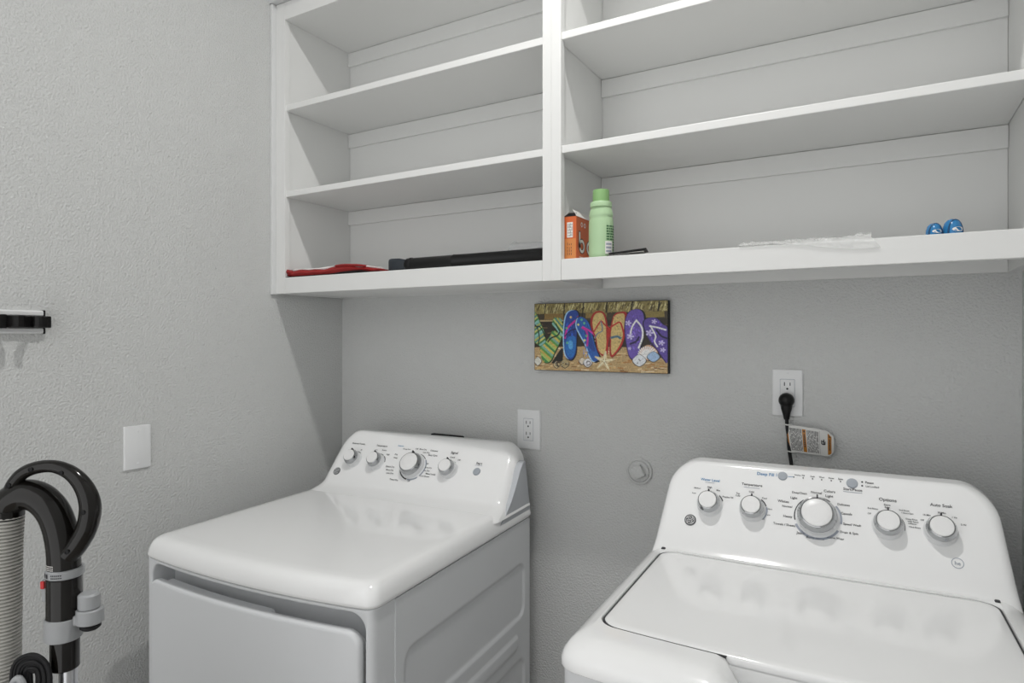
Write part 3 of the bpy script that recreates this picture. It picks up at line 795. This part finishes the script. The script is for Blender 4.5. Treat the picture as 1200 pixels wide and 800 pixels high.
stroke([(540, 320), (575, 345), (585, 400), (580, 455)], 13, (176, 36, 140)); stroke([(545, 315), (600, 345), (635, 375), (640, 400)], 12, (190, 44, 150))
for x, y in ((458, 247), (425, 325), (430, 430), (515, 300), (540, 265), (560, 290), (575, 380), (562, 412)): smooth_poly([(x - 9, y), (x, y - 9), (x + 9, y), (x, y + 9)], rr.choice([(214, 190, 120), (200, 200, 110), (90, 170, 120)]), 3)
# red-rimmed pair
def straw(outline, rim):
    smooth_poly([(a + 5, b + 5) for a, b in outline], (20, 12, 10)); smooth_poly(outline, rim)
    cx = sum(p[0] for p in outline) / len(outline); cy = sum(p[1] for p in outline) / len(outline)
    smooth_poly([(cx + (a - cx) * 0.78, cy + (b - cy) * 0.92) for a, b in outline], (190, 166, 108))
straw([(660, 203), (700, 215), (722, 280), (728, 380), (728, 450), (715, 515), (685, 520), (655, 480), (640, 400), (615, 340), (605, 270), (625, 220)], (150, 34, 30))
straw([(800, 212), (850, 215), (850, 300), (838, 380), (820, 450), (775, 510), (748, 530), (738, 490), (740, 420), (738, 360), (755, 270), (770, 230)], (150, 34, 30))
for k in range(60):
    x = rr.choice([rr.uniform(632, 700), rr.uniform(765, 825)]); y = rr.uniform(240, 480)
    smooth_poly([(x - 3, y), (x, y - 3), (x + 3, y), (x, y + 3)], rr.choice([(120, 90, 46), (212, 194, 150), (100, 76, 40)]), 2)
stroke([(625, 360), (660, 300), (682, 275), (705, 300), (740, 330)], 10, (170, 36, 34)); stroke([(680, 275), (690, 340), (655, 365), (635, 400)], 8, (90, 110, 130)); stroke([(735, 330), (725, 430), (720, 510)], 15, (166, 34, 30))
stroke([(745, 320), (780, 295), (808, 285), (825, 330), (832, 390), (800, 470), (755, 530)], 11, (168, 34, 30)); stroke([(745, 395), (790, 385), (815, 400)], 16, (70, 104, 120))
# purple pair
flop([(900, 193), (940, 200), (958, 245), (955, 330), (945, 420), (920, 520), (895, 545), (868, 520), (852, 440), (842, 350), (845, 270), (865, 215)], (50, 36, 90), (98, 78, 160), 4, 4)
flop([(985, 255), (1030, 255), (1070, 300), (1098, 340), (1098, 555), (1080, 550), (1040, 480), (990, 400), (962, 320), (962, 275)], (44, 32, 80), (84, 66, 144), 5, 4)
stroke([(915, 265), (885, 320), (872, 390)], 10, (216, 216, 222)); stroke([(910, 268), (945, 320), (950, 390), (925, 470)], 11, (220, 222, 228)); stroke([(870, 440), (910, 420), (930, 385)], 12, (28, 22, 56))
stroke([(990, 310), (1040, 322), (1090, 340)], 11, (216, 218, 226)); stroke([(1000, 315), (1028, 380), (1022, 420), (1040, 460)], 9, (214, 214, 224)); stroke([(1030, 335), (1060, 380), (1096, 400)], 12, (26, 20, 54))
for x, y, s in ((862, 290, 17), (875, 385, 20), (992, 360, 20), (1062, 430, 16), (1020, 280, 14), (870, 470, 10), (1070, 480, 14)):
    for a in range(5):
        q = a * 2 * PI / 5; smooth_poly([(x, y), (x + s * math.cos(q - .35), y + s * math.sin(q - .35)), (x + s * 1.2 * math.cos(q), y + s * 1.2 * math.sin(q)), (x + s * math.cos(q + .35), y + s * math.sin(q + .35))], (186, 178, 214), 2)
# shells and starfish
def shell(x, y, r, c): smooth_poly([(x - r - 4, y + 3), (x, y - r - 3), (x + r + 5, y + 3), (x, y + r + 5)], (40, 32, 26), 6); smooth_poly([(x - r, y), (x, y - r), (x + r, y), (x, y + r)], c, 6)
shell(186, 560, 30, (196, 196, 186)); shell(345, 585, 24, (186, 170, 130)); shell(412, 577, 32, (160, 144, 106))
for k in range(14): shell(345 + rr.uniform(-15, 90), 580 + rr.uniform(-14, 14), 4, rr.choice([(216, 206, 176), (110, 90, 60)]))
shell(545, 560, 24, (196, 186, 170)); shell(585, 572, 31, (206, 206, 208)); stroke([(575, 590), (600, 585), (602, 565), (582, 562), (578, 578)], 6, (60, 54, 60))
for a in range(5):
    q = rad(-90 + a * 72 + 8); x, y = 703, 560
    poly([(x + 22 * math.cos(q - .9), y + 22 * math.sin(q - .9)), (x + 74 * math.cos(q - .06), y + 74 * math.sin(q - .06)), (x + 74 * math.cos(q + .06), y + 74 * math.sin(q + .06)), (x + 22 * math.cos(q + .9), y + 22 * math.sin(q + .9))], (196, 180, 142))
    stroke([(x, y), (x + 60 * math.cos(q), y + 60 * math.sin(q))], 5, (228, 218, 190), 2)
shell(985, 500, 56, (190, 150, 120))
for a in range(13):
    q = rad(-175 + a * 15); stroke([(975, 540), (975 + 30 * math.cos(q), 525 + 40 * math.sin(q)), (980 + 58 * math.cos(q), 510 + 56 * math.sin(q))], 8, (232, 226, 216), 2)
shell(1015, 528, 36, (150, 176, 206)); shell(930, 555, 41, (206, 210, 214)); stroke([(925, 545), (940, 560)], 5, (70, 70, 80), 2); stroke([(915, 575), (925, 570)], 5, (70, 70, 80), 2)
stroke([(1010, 615), (1040, 610), (1075, 617)], 4, (90, 50, 30), 3)
IMG = IMG.reshape(GY, SS, GX, SS, 3).mean((1, 3))
pw, phh = PX1 - PX0, PZ1 - PZ0; mg = 0.0014
vv = [(PX0 - cxm + mg + (pw - 2 * mg) * i / (GX - 1), PYF - 0.0003, mg + (phh - 2 * mg) * (1 - j / (GY - 1))) for j in range(GY) for i in range(GX)]
ff = [(j * GX + i, (j + 1) * GX + i, (j + 1) * GX + i + 1, j * GX + i + 1) for j in range(GY - 1) for i in range(GX - 1)]
me = bpy.data.meshes.new('painted_scene'); me.from_pydata(vv, [], ff)
ca = me.color_attributes.new('Col', 'FLOAT_COLOR', 'POINT')
ca.data.foreach_set('color', np.concatenate([IMG.reshape(-1, 3), np.ones((GX * GY, 1), np.float32)], 1).astype(np.float32).ravel())
me.materials.append(M['print'])
po = bpy.data.objects.new('painted_scene', me); COL.objects.link(po); po.parent = cv

# ------------------------------------------------------------------ things on the shelves
ZS = 1.583
# orange carton
t = thing('carton', 'open orange carton standing beside the green bottle', 'box', (1.032, -0.212, ZS))
bm = bmesh.new(); w2, d2, H = 0.0175, 0.062, 0.106
loft(bm, [[(-w2, -d2, 0), (w2, -d2, 0), (w2, d2, 0), (-w2, d2, 0)], [(-w2, -d2, H), (w2, -d2, H), (w2, d2, H), (-w2, d2, H)],
          [(-w2 + .001, -d2 + .001, H), (w2 - .001, -d2 + .001, H), (w2 - .001, d2 - .001, H), (-w2 + .001, d2 - .001, H)], [(-w2 + .001, -d2 + .001, .07), (w2 - .001, -d2 + .001, .07), (w2 - .001, d2 - .001, .07), (-w2 + .001, d2 - .001, .07)]])
obj('carton_body', bm, 'orange', t)
def flap(pts, m, n='flap'):
    bm = bmesh.new(); nrm = (Vector(pts[1]) - Vector(pts[0])).cross(Vector(pts[2]) - Vector(pts[0])).normalized() * 0.0007
    loft(bm, [[Vector(p) for p in pts], [Vector(p) + nrm for p in pts]]); return obj(n, bm, m, t)
flap([(w2, -d2 + .002, H), (w2, d2 - .002, H), (.004, d2 - .008, H + .016), (.004, -d2 + .008, H + .018)], 'carton_white')
flap([(-w2, d2 - .002, H), (-w2, -d2 + .002, H), (-.004, -d2 + .006, H + .013), (-.004, d2 - .006, H + .013)], 'carton_white')
flap([(-w2 + .002, -d2, H), (w2 - .002, -d2, H), (w2 - .005, -d2 + .012, H + .010), (-w2 + .005, -d2 + .012, H + .010)], 'black_matt')
fr = lambda x, z: frame((x, -d2 - .0003, z), (1, 0, 0), (0, 0, 1))
bm = bmesh.new(); strip(bm, fr(0, 0), -.016, .016, .001, .052); o = obj('amber_side', bm, 'orange_side', t)
bm = bmesh.new(); strip(bm, frame((0, -d2 - .0006, 0), (1, 0, 0), (0, 0, 1)), -.007, .0085, .055, .092); o = obj('white_label', bm, 'carton_white', t)
bm = bmesh.new()
for k in range(4):
    x = -.004 + k * .0031
    for j in range(5): strip(bm, frame((x, -d2 - .0009, .058 + j * .0066), (1, 0, 0), (0, 0, 1)), 0, .0012, 0, rr.uniform(.003, .006))
for k in range(3):
    for j in range(4): strip(bm, frame((-.006 + k * .005, -d2 - .0009, .012 + j * .008), (1, 0, 0), (0, 0, 1)), 0, .0012, 0, rr.uniform(.003, .007))
stuff(obj('small_print', bm, 'ink', t, recalc=False))
fs = lambda y, z, h: frame((w2 + h, y, z), (0, 1, 0), (0, 0, 1))
for h, m, k in ((.0003, 'ink', 1.0), (.0006, 'carton_white', 1.0)):
    bm = bmesh.new()
    q = fs(-.030, .036, h); g2 = 0.0022 if m == 'ink' else 0.0
    ring_arc(bm, q, .0095 - g2, .0165 + g2, 0, 360, 28); strip(bm, q, -.0165 - g2, -.0095 + g2, -.006, .034 + g2)
    q = fs(.016, .036, h); ring_arc(bm, q, .0095 - g2, .0165 + g2, 0, 360, 28)
    stuff(obj('brand_letter', bm, m, t, recalc=False))
bm = bmesh.new()
for y in (-.030, -.012): ring_arc(bm, fs(y, .089, .0003), .0035, .0060, 0, 360, 20)
strip(bm, fs(-.045, .008, .0003), 0, .05, 0, .0018)
stuff(obj('white_print', bm, 'carton_white', t, recalc=False))

# green bottle
t = thing('detergent_bottle', 'pale green plastic bottle with a darker green cap on the shelf', 'bottle', (1.1045, -0.252, ZS))
def oval(prof, seg, sx, sy): 
    bm = bmesh.new(); lathe(bm, prof, seg, None, sx, sy); return bm
obj('bottle_body', oval([(0.026, 0), (0.0290, 0.003), (0.0302, 0.012), (0.0302, 0.085), (0.0290, 0.094), (0.0275, 0.098), (0.0292, 0.102), (0.0294, 0.106), (0.0270, 0.116), (0.0252, 0.121), (0.0245, 0.1235)], 48, 1.0, 0.85), 'green', t, smooth=40)
obj('collar', oval([(0.0245, 0.1232), (0.0262, 0.1245), (0.0262, 0.1345), (0.0245, 0.1365), (0.02, 0.137)], 40, 1, 0.95), 'green', t, smooth=40)
bm = bmesh.new(); loops = []
for r, h in [(0.0196, 0.1365), (0.0198, 0.140), (0.0192, 0.163), (0.0184, 0.1655), (0.012, 0.1662)]:
    loops.append([((r + (0.0004 if i % 2 else -0.0002)) * math.cos(2*PI*i/64), (r + (0.0004 if i % 2 else -0.0002)) * math.sin(2*PI*i/64), h) for i in range(64)])
loft(bm, loops); obj('cap', bm, 'green_cap', t, smooth=50)
def onb(bm, a0, a1, z0, z1, r=0.0308):
    n = 5; pr = None
    for i in range(n + 1):
        a = rad(a0 + (a1 - a0) * i / n)
        q = [bm.verts.new((r * math.cos(a), r * 0.85 * math.sin(a), z)) for z in (z0, z1)]
        if pr: bm.faces.new((pr[0], q[0], q[1], pr[1]))
        pr = q
bm = bmesh.new(); onb(bm, -52, -12, 0.010, 0.040); obj('barcode_label', bm, 'carton_white', t, smooth=60, recalc=False)
bm = bmesh.new()
for z in (0.014, 0.0225, 0.031): onb(bm, -48, -18, z, z + 0.0048, 0.0311)
stuff(obj('barcode', bm, 'ink_grey', t, recalc=False))
bm = bmesh.new()
for k in range(11):
    z = 0.074 - k * 0.0062; a0 = -46 if z > 0.042 else -8
    a = a0
    while a < 30:
        L = rr.uniform(7, 18); onb(bm, a, min(a + L, 32), z, z + 0.0036, 0.0309); a += L + 3
stuff(obj('back_print', bm, 'green_dark', t, recalc=False))

# flat black and white card beside the bottle
t = thing('flat_packet', 'thin black packet lying beside the green bottle', 'packet', (1.168, -0.245, ZS), rad(14))
bm = B(-0.045, 0.045, -0.030, 0.030, 0.0, 0.004, bev=0.001); obj('cover', bm, 'black_matt', t)
bm = B(-0.040, 0.040, -0.024, 0.029, 0.0041, 0.0058, bev=0.0004); bmesh.ops.rotate(bm, verts=bm.verts, cent=(-0.04, 0, 0.0041), matrix=Matrix.Rotation(rad(-5), 3, 'Y')); obj('page', bm, 'carton_white', t)
bm = B(-0.040, 0.047, -0.031, 0.031, 0.0060, 0.0095, bev=0.0008); bmesh.ops.rotate(bm, verts=bm.verts, cent=(-0.04, 0, 0.0067), matrix=Matrix.Rotation(rad(-6), 3, 'Y')); obj('top_cover', bm, 'black_matt', t)

# clear plastic bag
bm = bmesh.new(); rr = random.Random(5)
NX, NY = 60, 26
def hgt(i, j, k):
    return 0.5 + 0.5 * math.sin(i * 0.9 + math.sin(j * 0.7 + k) * 1.7 + k) * math.cos(j * 0.6 + i * 0.23)
def bagpt(i, j, up):
    a = i / NX; b = j / NY                     # b 0 at the back, 1 at the tip hanging over the rail
    x = 1.430 + 0.240 * a
    env = 0.012 + 0.010 * (1 - sstep(0.0, 0.25, a)) + 0.010 * sstep(0.75, 1.0, a)
    z = ZS + 0.002
    if b < 0.72:
        y = -0.200 - 0.098 * (b / 0.72); k = math.sin(PI * (0.12 + 0.8 * b / 0.72))
        if up: z += 0.003 + env * k * (0.35 + 0.65 * hgt(i, j, 1.3)) * (0.55 + 0.45 * math.sin(PI * min(1, a * 1.0 + 0.02)) if a < 0.9 else 0.8)
    else:
        c = (b - 0.72) / 0.28; drop = 0.021 * sstep(0.22, 0.9, a)
        y = -0.298 - 0.005 * min(1, c * 3); z = ZS + 0.0025 - drop * c
        if up: y -= 0.0008; z += 0.003 * (1 - c) * hgt(i, j, 1)
        x += 0.016 * c * a
    return (x, y, z)
for up in (0, 1):
    g = [[bm.verts.new(bagpt(i, j, up)) for j in range(NY + 1)] for i in range(NX + 1)]
    for i in range(NX):
        for j in range(NY): bm.faces.new((g[i][j], g[i+1][j], g[i+1][j+1], g[i][j+1]))
tag(obj('plastic_bag', bm, 'film', None, smooth=60), 'crumpled clear plastic bag hanging over the shelf edge', 'plastic bag')

# two small blue ovals
def blue_pod(label, x, y, rx, rz, tilt):
    t = thing('blue_slipper', label, 'slipper', (x, y, ZS), tilt, group='small blue slippers on the shelf')
    bm = bmesh.new()
    for s_, mname, nm in ((1.0, 'blue', 'upper'),):
        lathe(bm, [(0.002, 0.0), (1.0, 0.0), (1.02, 0.25), (0.97, 0.50), (0.80, 0.78), (0.50, 0.95), (0.15, 1.0)], 32, Matrix.Diagonal((rx, 0.017, rz, 1)))
        obj(nm, bm, mname, t, smooth=50)
    bm = bmesh.new(); pts = []
    for i in range(20):
        a = 2 * PI * i / 20
        pts.append((rx * 0.66 * math.cos(a), rz * 0.32 + rz * 0.14 * math.sin(a)))
    def sx(px, pz):
        q = pz / rz; r = 1.0 if q < 0.25 else 1.0 - 0.15 * (q - 0.25)
        return -0.0178 * math.sqrt(max(0.02, r * r - (px / rx) ** 2)) - 0.0004
    bm.faces.new([bm.verts.new((a, sx(a, b), b)) for a, b in pts]); obj('white_patch', bm, 'carton_white', t, recalc=False)
    bm = bmesh.new(); tube(bm, [(rx * 0.92 * math.cos(PI * i / 20), -0.0085, rz * (0.12 + 0.80 * math.sin(PI * i / 20))) for i in range(21)], 0.0016, 8)
    obj('rim', bm, 'blue_dark', t, smooth=60)
blue_pod('small blue slipper nearer the plastic bag', 1.7705, -0.270, 0.0118, 0.0245, rad(18))
blue_pod('small blue slipper, the larger and further right', 1.7990, -0.268, 0.0142, 0.0300, rad(30))

# red folded bag
t = thing('folded_bag', 'folded red and white bag lying flat on the left shelf', 'bag', (0.245, -0.265, ZS))
def slab(x0, x1, y0, y1, zb, zt, n=40):
    bm = bmesh.new(); loops = []
    for i in range(n + 1):
        x = x0 + (x1 - x0) * i / n; a, b = zb(x), zt(x); m_ = (a + b) / 2; e = 0.0 if 0 < i < n else (b - a) * 0.3
        loops.append([(x, y0 + 0.004, a + e), (x, y0, m_), (x, y0 + 0.004, b - e), (x, y1 - 0.004, b - e), (x, y1, m_), (x, y1 - 0.004, a + e)])
    return loft(bm, loops)
w1 = lambda x: 0.0016 * math.sin(x * 38) + 0.0012 * math.sin(x * 91 + 1)
hh = lambda x: 0.004 + 0.010 * sstep(-0.19, -0.17, x) * (1 - 0.8 * sstep(0.10, 0.19, x)) + 0.004 * math.exp(-((x - 0.05) / 0.05) ** 2)
obj('black_underside', slab(-0.192, 0.16, -0.0325, 0.04, lambda x: 0.0002, lambda x: 0.0040 + 0.005 * sstep(-0.02, 0.08, x) * (1 - sstep(0.12, 0.16, x))), 'black_matt', t, smooth=40)
obj('red_cloth', slab(-0.190, 0.19, -0.030, 0.045, lambda x: 0.0045 + 0.005 * sstep(-0.02, 0.08, x) * (1 - sstep(0.12, 0.16, x)), lambda x: 0.006 + hh(x) + w1(x)), 'red', t, smooth=40)
obj('white_lining', slab(-0.170, 0.15, -0.024, 0.045, lambda x: 0.0052 + hh(x) + w1(x), lambda x: 0.0120 + hh(x) + 0.4 * w1(x + 0.03)), 'white_cloth', t, smooth=40)
obj('red_fold', slab(-0.192, -0.168, -0.031, 0.03, lambda x: 0.012, lambda x: 0.0265 - 0.30 * (x + 0.192)), 'red', t, smooth=40)
obj('red_strap', slab(0.02, 0.14, -0.032, 0.03, lambda x: 0.0055 + hh(x), lambda x: 0.0125 + hh(x)), 'red', t, smooth=40)

# black vacuum extension tube
t = thing('extension_tube', 'long black tube with a slate grey end lying on the left shelf', 'tube', (0.448, -0.246, ZS + 0.0205))
RY = Matrix.Rotation(PI/2, 4, 'Y')
bm = bmesh.new(); lathe(bm, [(0.015, 0.056), (0.0188, 0.060), (0.0190, 0.220), (0.0197, 0.221), (0.0197, 0.226), (0.0190, 0.227), (0.0190, 0.500), (0.016, 0.503)], 28, RY); obj('pipe', bm, 'black', t, smooth=40)
bm = bmesh.new(); loft(bm, [[(x, a * k, b * k) for a, b in rrect(-0.0200, 0.0200, -0.0200, 0.0200, 0.009, 3, 5)] for x, k in ((0.0, 0.84), (0.002, 0.95), (0.008, 1.0), (0.036, 0.95), (0.050, 0.80), (0.058, 0.72))]); obj('end_cap', bm, 'tube_grey', t, smooth=40)
bm = bmesh.new(); lathe(bm, [(0.013, 0.054), (0.0165, 0.056), (0.0165, 0.068), (0.0200, 0.070), (0.0200, 0.076), (0.0185, 0.078)], 28, RY); obj('joint_ring', bm, 'black_matt', t, smooth=40)
# clear cup behind it
t = thing('clear_cup', 'clear plastic cup lying on its side behind the black tube', 'cup', (0.795, -0.125, ZS + 0.0405))
bm = bmesh.new(); lathe(bm, [(0.040, 0.0), (0.0405, 0.002), (0.038, 0.010), (0.034, 0.095), (0.030, 0.100), (0.002, 0.101)], 32, RY); o = obj('cup_wall', bm, 'clear', t, smooth=40)
bm = bmesh.new(); tube(bm, [(0.0, 0.040 * math.cos(2*PI*i/32), 0.040 * math.sin(2*PI*i/32)) for i in range(33)], 0.0011, 8); obj('rim', bm, 'clear', t, smooth=60)

# ------------------------------------------------------------------ tool holder on the left wall
t = thing('tool_holder', 'wall-mounted tool rail with a black gripping clip on the left wall', 'tool holder', (0, -1.15, 1.431))
bm = bmesh.new(); L0, L1 = -0.24, 0.196
loft(bm, [[(x, y, z) for x, z in ((0.0003, -0.0265), (0.010, -0.0265), (0.013, -0.023), (0.013, -0.0155), (0.0095, -0.0145), (0.0095, 0.0145), (0.013, 0.0155), (0.013, 0.023), (0.010, 0.0265), (0.0003, 0.0265))] for y in (L0, L1)])
obj('rail', bm, 'plate', t)
obj('end_cap', B(0.0003, 0.0145, L1 + 0.0005, L1 + 0.004, -0.0275, 0.0275, bev=0.0015), 'black_matt', t)
obj('end_cap', B(0.0003, 0.0145, L0 - 0.004, L0 - 0.0005, -0.0275, 0.0275, bev=0.0015), 'black_matt', t)
bm = B(0.0098, 0.026, 0.085, 0.207, -0.0135, 0.0135, bev=0.002); box(bm, 0.012, 0.030, 0.176, 0.198, -0.0125, 0.0125, bev=0.002); box(bm, 0.0098, 0.033, 0.096, 0.118, -0.0155, 0.0155, bev=0.002)
c = obj('clip', bm, 'black', t)
for y0, s in ((0.120, 1), (0.172, -1)):
    bm = bmesh.new(); pts = spline([(0.022, y0, 0), (0.050, y0 + 0.006 * s, 0), (0.066, y0 + 0.014 * s, 0), (0.074, y0 + 0.006 * s, 0)], 6)
    loops = [[p + Vector((0, d, z)) for d, z in ((-0.004, -0.012), (0.004, -0.012), (0.004, 0.012), (-0.004, 0.012))] for p in pts]
    loft(bm, loops); obj('jaw', bm, 'black', c, smooth=40)

# ------------------------------------------------------------------ vacuum cleaner
yaw = rad(30.165)
K = 0.97 / 745.0
dirv = Vector((-math.sin(yaw), math.cos(yaw), 0)); rgt = Vector((math.cos(yaw), math.sin(yaw), 0))
vp = Vector((1.687, -1.68, 0)) + dirv * 0.97 + rgt * ((75 - 600) * K)
vc = thing('vacuum_cleaner', 'black upright vacuum cleaner with a loop handle and ribbed grey hose', 'vacuum cleaner', vp, yaw)
def vx(px, py, dep=0.0): return Vector(((px - 75) * K, dep, 1.40 - (py - 393) * K))
bm = bmesh.new()
tube(bm, spline([vx(6, 607), vx(7, 596), vx(15, 585), vx(30, 579), vx(46, 583), vx(60, 596), vx(69, 615), vx(74, 640), vx(75.5, 668)], 7), 0.0225, 24)
obj('curved_pipe', bm, 'vac_black', vc, smooth=50)
bm = bmesh.new()
tube(bm, spline([vx(13, 584, -.004), vx(18, 568, -.006), vx(31, 553, -.006), vx(50, 546, -.006), vx(70, 546, -.006), vx(89, 555, -.006), vx(103, 572, -.006), vx(109, 593, -.006), vx(105, 616, -.006), vx(94, 636, -.006), vx(84, 648, -.006)], 8),
     [0.0095 + 0.0055 * sstep(0.35, 0.75, i / 80) for i in range(81)], 16)
hn = obj('loop_handle', bm, 'vac_black', vc, smooth=50)
for px, py, r in ((19.5, 566, .0095), (45, 547.5, .0095), (80.5, 551.5, .0105), (108, 596, .0148), (90, 641, .015)):
    bm = bmesh.new(); p = vx(px, py, -.0065 - r)
    lathe(bm, [(0.0035, -0.0015), (0.0035, 0.001), (0.0024, 0.0014), (0.0022, 0.0006), (0.0005, 0.0006)], 14, Matrix.Translation(p) @ RX)
    obj('screw', bm, 'black_matt', hn, smooth=30)
def vcyl(name, px, y0, y1, rpx, m, par=vc, bev=0.0015):
    r = rpx * K; z0 = 1.40 - (y1 - 393) * K; z1 = 1.40 - (y0 - 393) * K
    bm = bmesh.new(); lathe(bm, [(r - bev, z0), (r, z0 + bev), (r, z1 - bev), (r - bev, z1)], 32, Matrix.Translation(((px - 75) * K, 0, 0)))
    return obj(name, bm, m, par, smooth=40)
cr = vcyl('collar', 76.5, 664, 674, 19.5, 'vac_grey')
bm = bmesh.new()
def oncyl(bm, px, a0, a1, y0, y1, rpx):
    pr = None
    for i in range(5):
        a = rad(a0 + (a1 - a0) * i / 4)
        q = [bm.verts.new(((px - 75) * K + rpx * K * math.cos(a), rpx * K * math.sin(a), 1.40 - (y - 393) * K)) for y in (y1, y0)]
        if pr: bm.faces.new((pr[0], q[0], q[1], pr[1]))
        pr = q
for a in (-152, -136, -122): oncyl(bm, 76.5, a, a + 9, 666.5, 671.5, 19.8)
for a in range(-100, -64, 6): oncyl(bm, 76.5, a, a + 4, 667, 668.5, 19.8); oncyl(bm, 76.5, a, a + 5, 670, 671.2, 19.8)
stuff(obj('collar_print', bm, 'ink', cr, recalc=False))
bm = bmesh.new()
for k, y in enumerate((657.5, 659.8, 662)):
    for a in range(-140, -92, 6): oncyl(bm, 75.5, a, a + 4.5, y, y + 1.0, 17.6)
stuff(obj('warning_print', bm, 'carton_white', vc, recalc=False))
vcyl('upper_wand', 75.5, 674, 722, 18.2, 'vac_black')
vcyl('lower_wand', 76, 746, 782, 15, 'vac_black')
vcyl('silver_wand', 80, 780, 940, 9.5, 'silver')
bm = box(bmesh.new(), *sorted(((52.5 - 75) * K, (58.5 - 75) * K)), -0.008, 0.006, 1.40 - (703 - 393) * K, 1.40 - (677 - 393) * K, bev=0.002); cp = obj('release_clip', bm, 'vac_grey', vc)
obj('release_button', box(bmesh.new(), (53 - 75) * K, (57.5 - 75) * K, -0.011, -0.0082, 1.40 - (687 - 393) * K, 1.40 - (678 - 393) * K, bev=0.001), 'redbtn', cp)
bd = vcyl('clamp_band', 74.5, 721, 747, 19.2, 'vac_grey')
obj('clamp_arm', box(bmesh.new(), (90 - 75) * K, (108 - 75) * K, -0.012, 0.010, 1.40 - (730 - 393) * K, 1.40 - (718 - 393) * K, bev=0.003), 'vac_grey', bd)
vcyl('tool_socket', 105.5, 712, 729, 14.2, 'vac_grey', bd)
vcyl('tool_plug', 104.5, 694, 713, 11.5, 'vac_grey', bd, 0.003)
vcyl('tool_tip', 106, 729, 736, 11, 'black_matt', bd, 0.003)
# ribbed hose
bm = bmesh.new()
path = spline([vx(6, 602), vx(4, 640), vx(3, 700), vx(2, 800), vx(4, 900), vx(14, 1030), vx(44, 1120)], 60)
rs = []
pp = []
for i, p in enumerate(path):
    pp.append(p)
acc = 0.0; rs = []
loops = []
dense = []
for a, b in zip(pp[:-1], pp[1:]):
    for k in range(3): dense.append(a.lerp(b, k / 3))
acc = 0.0
for i, p in enumerate(dense):
    if i: acc += (p - dense[i - 1]).length
    rs.append(0.0250 - 0.0050 * (0.5 + 0.5 * math.cos(acc / 0.0054 * 2 * PI)) ** 2.5)
tube(bm, dense, rs, 20)
obj('ribbed_hose', bm, 'hose', vc, smooth=80)
vcyl('hose_cuff', 6, 596, 606, 19, 'vac_black')
# wound cord over its hook
for k in range(9):
    q = 1.2 + k * 2.7; dp = -.026 - .0012 * (k % 3)
    pts = spline([vx(54 - q * .95, 870, dp), vx(53 - q * .98, 800, dp), vx(52 - q * .78, 779 - q * .55, dp), vx(56, 776 - q * .92, dp - .002), vx(58 + q * .62, 779 - q * .45, dp), vx(58 + q * .74, 800, dp), vx(57 + q * .72, 870, dp), vx(56, 874 + q, dp)], 7, True)
    bm = bmesh.new(); tube(bm, pts + [pts[0]], 0.0030, 8, False); obj('wound_cord', bm, 'black_matt', vc, smooth=70)
bm = bmesh.new(); tube(bm, spline([vx(34, 830, -.035), vx(35, 800, -.036), vx(37, 786, -.036), vx(43, 780, -.036), vx(48, 788, -.036), vx(47, 805, -.036), vx(46, 830, -.035)], 6), 0.0052, 12); hk = obj('cord_hook', bm, 'vac_grey', vc, smooth=60)
bm = bmesh.new(); lathe(bm, [(0.0062, 0), (0.0062, 0.004), (0.003, 0.005), (0.003, 0.003), (0.0005, 0.003)], 16, Matrix.Translation(vx(41, 787, -.040)) @ RX); obj('hook_rivet', bm, 'vac_grey', hk, smooth=30)
# motor body and floor head (below the frame)
bm = bmesh.new(); lathe(bm, [(0.05, 0.10), (0.10, 0.12), (0.115, 0.18), (0.115, 0.42), (0.10, 0.52), (0.06, 0.60), (0.03, 0.68), (0.014, 0.70)], 32, Matrix.Translation((0.006, 0.0, 0)))
obj('motor_body', bm, 'vac_black', vc, smooth=40)
bm = B(-0.15, 0.15, -0.20, 0.08, 0.012, 0.10, bev=0.025, seg=3); obj('floor_head', bm, 'vac_grey', vc, smooth=50)
for x in (-0.12, 0.12):
    bm = bmesh.new(); lathe(bm, [(0.02, -0.012), (0.026, -0.008), (0.026, 0.008), (0.02, 0.012)], 20, Matrix.Translation((x, 0.06, 0.026)) @ RY); obj('wheel', bm, 'black_matt', vc, smooth=40)
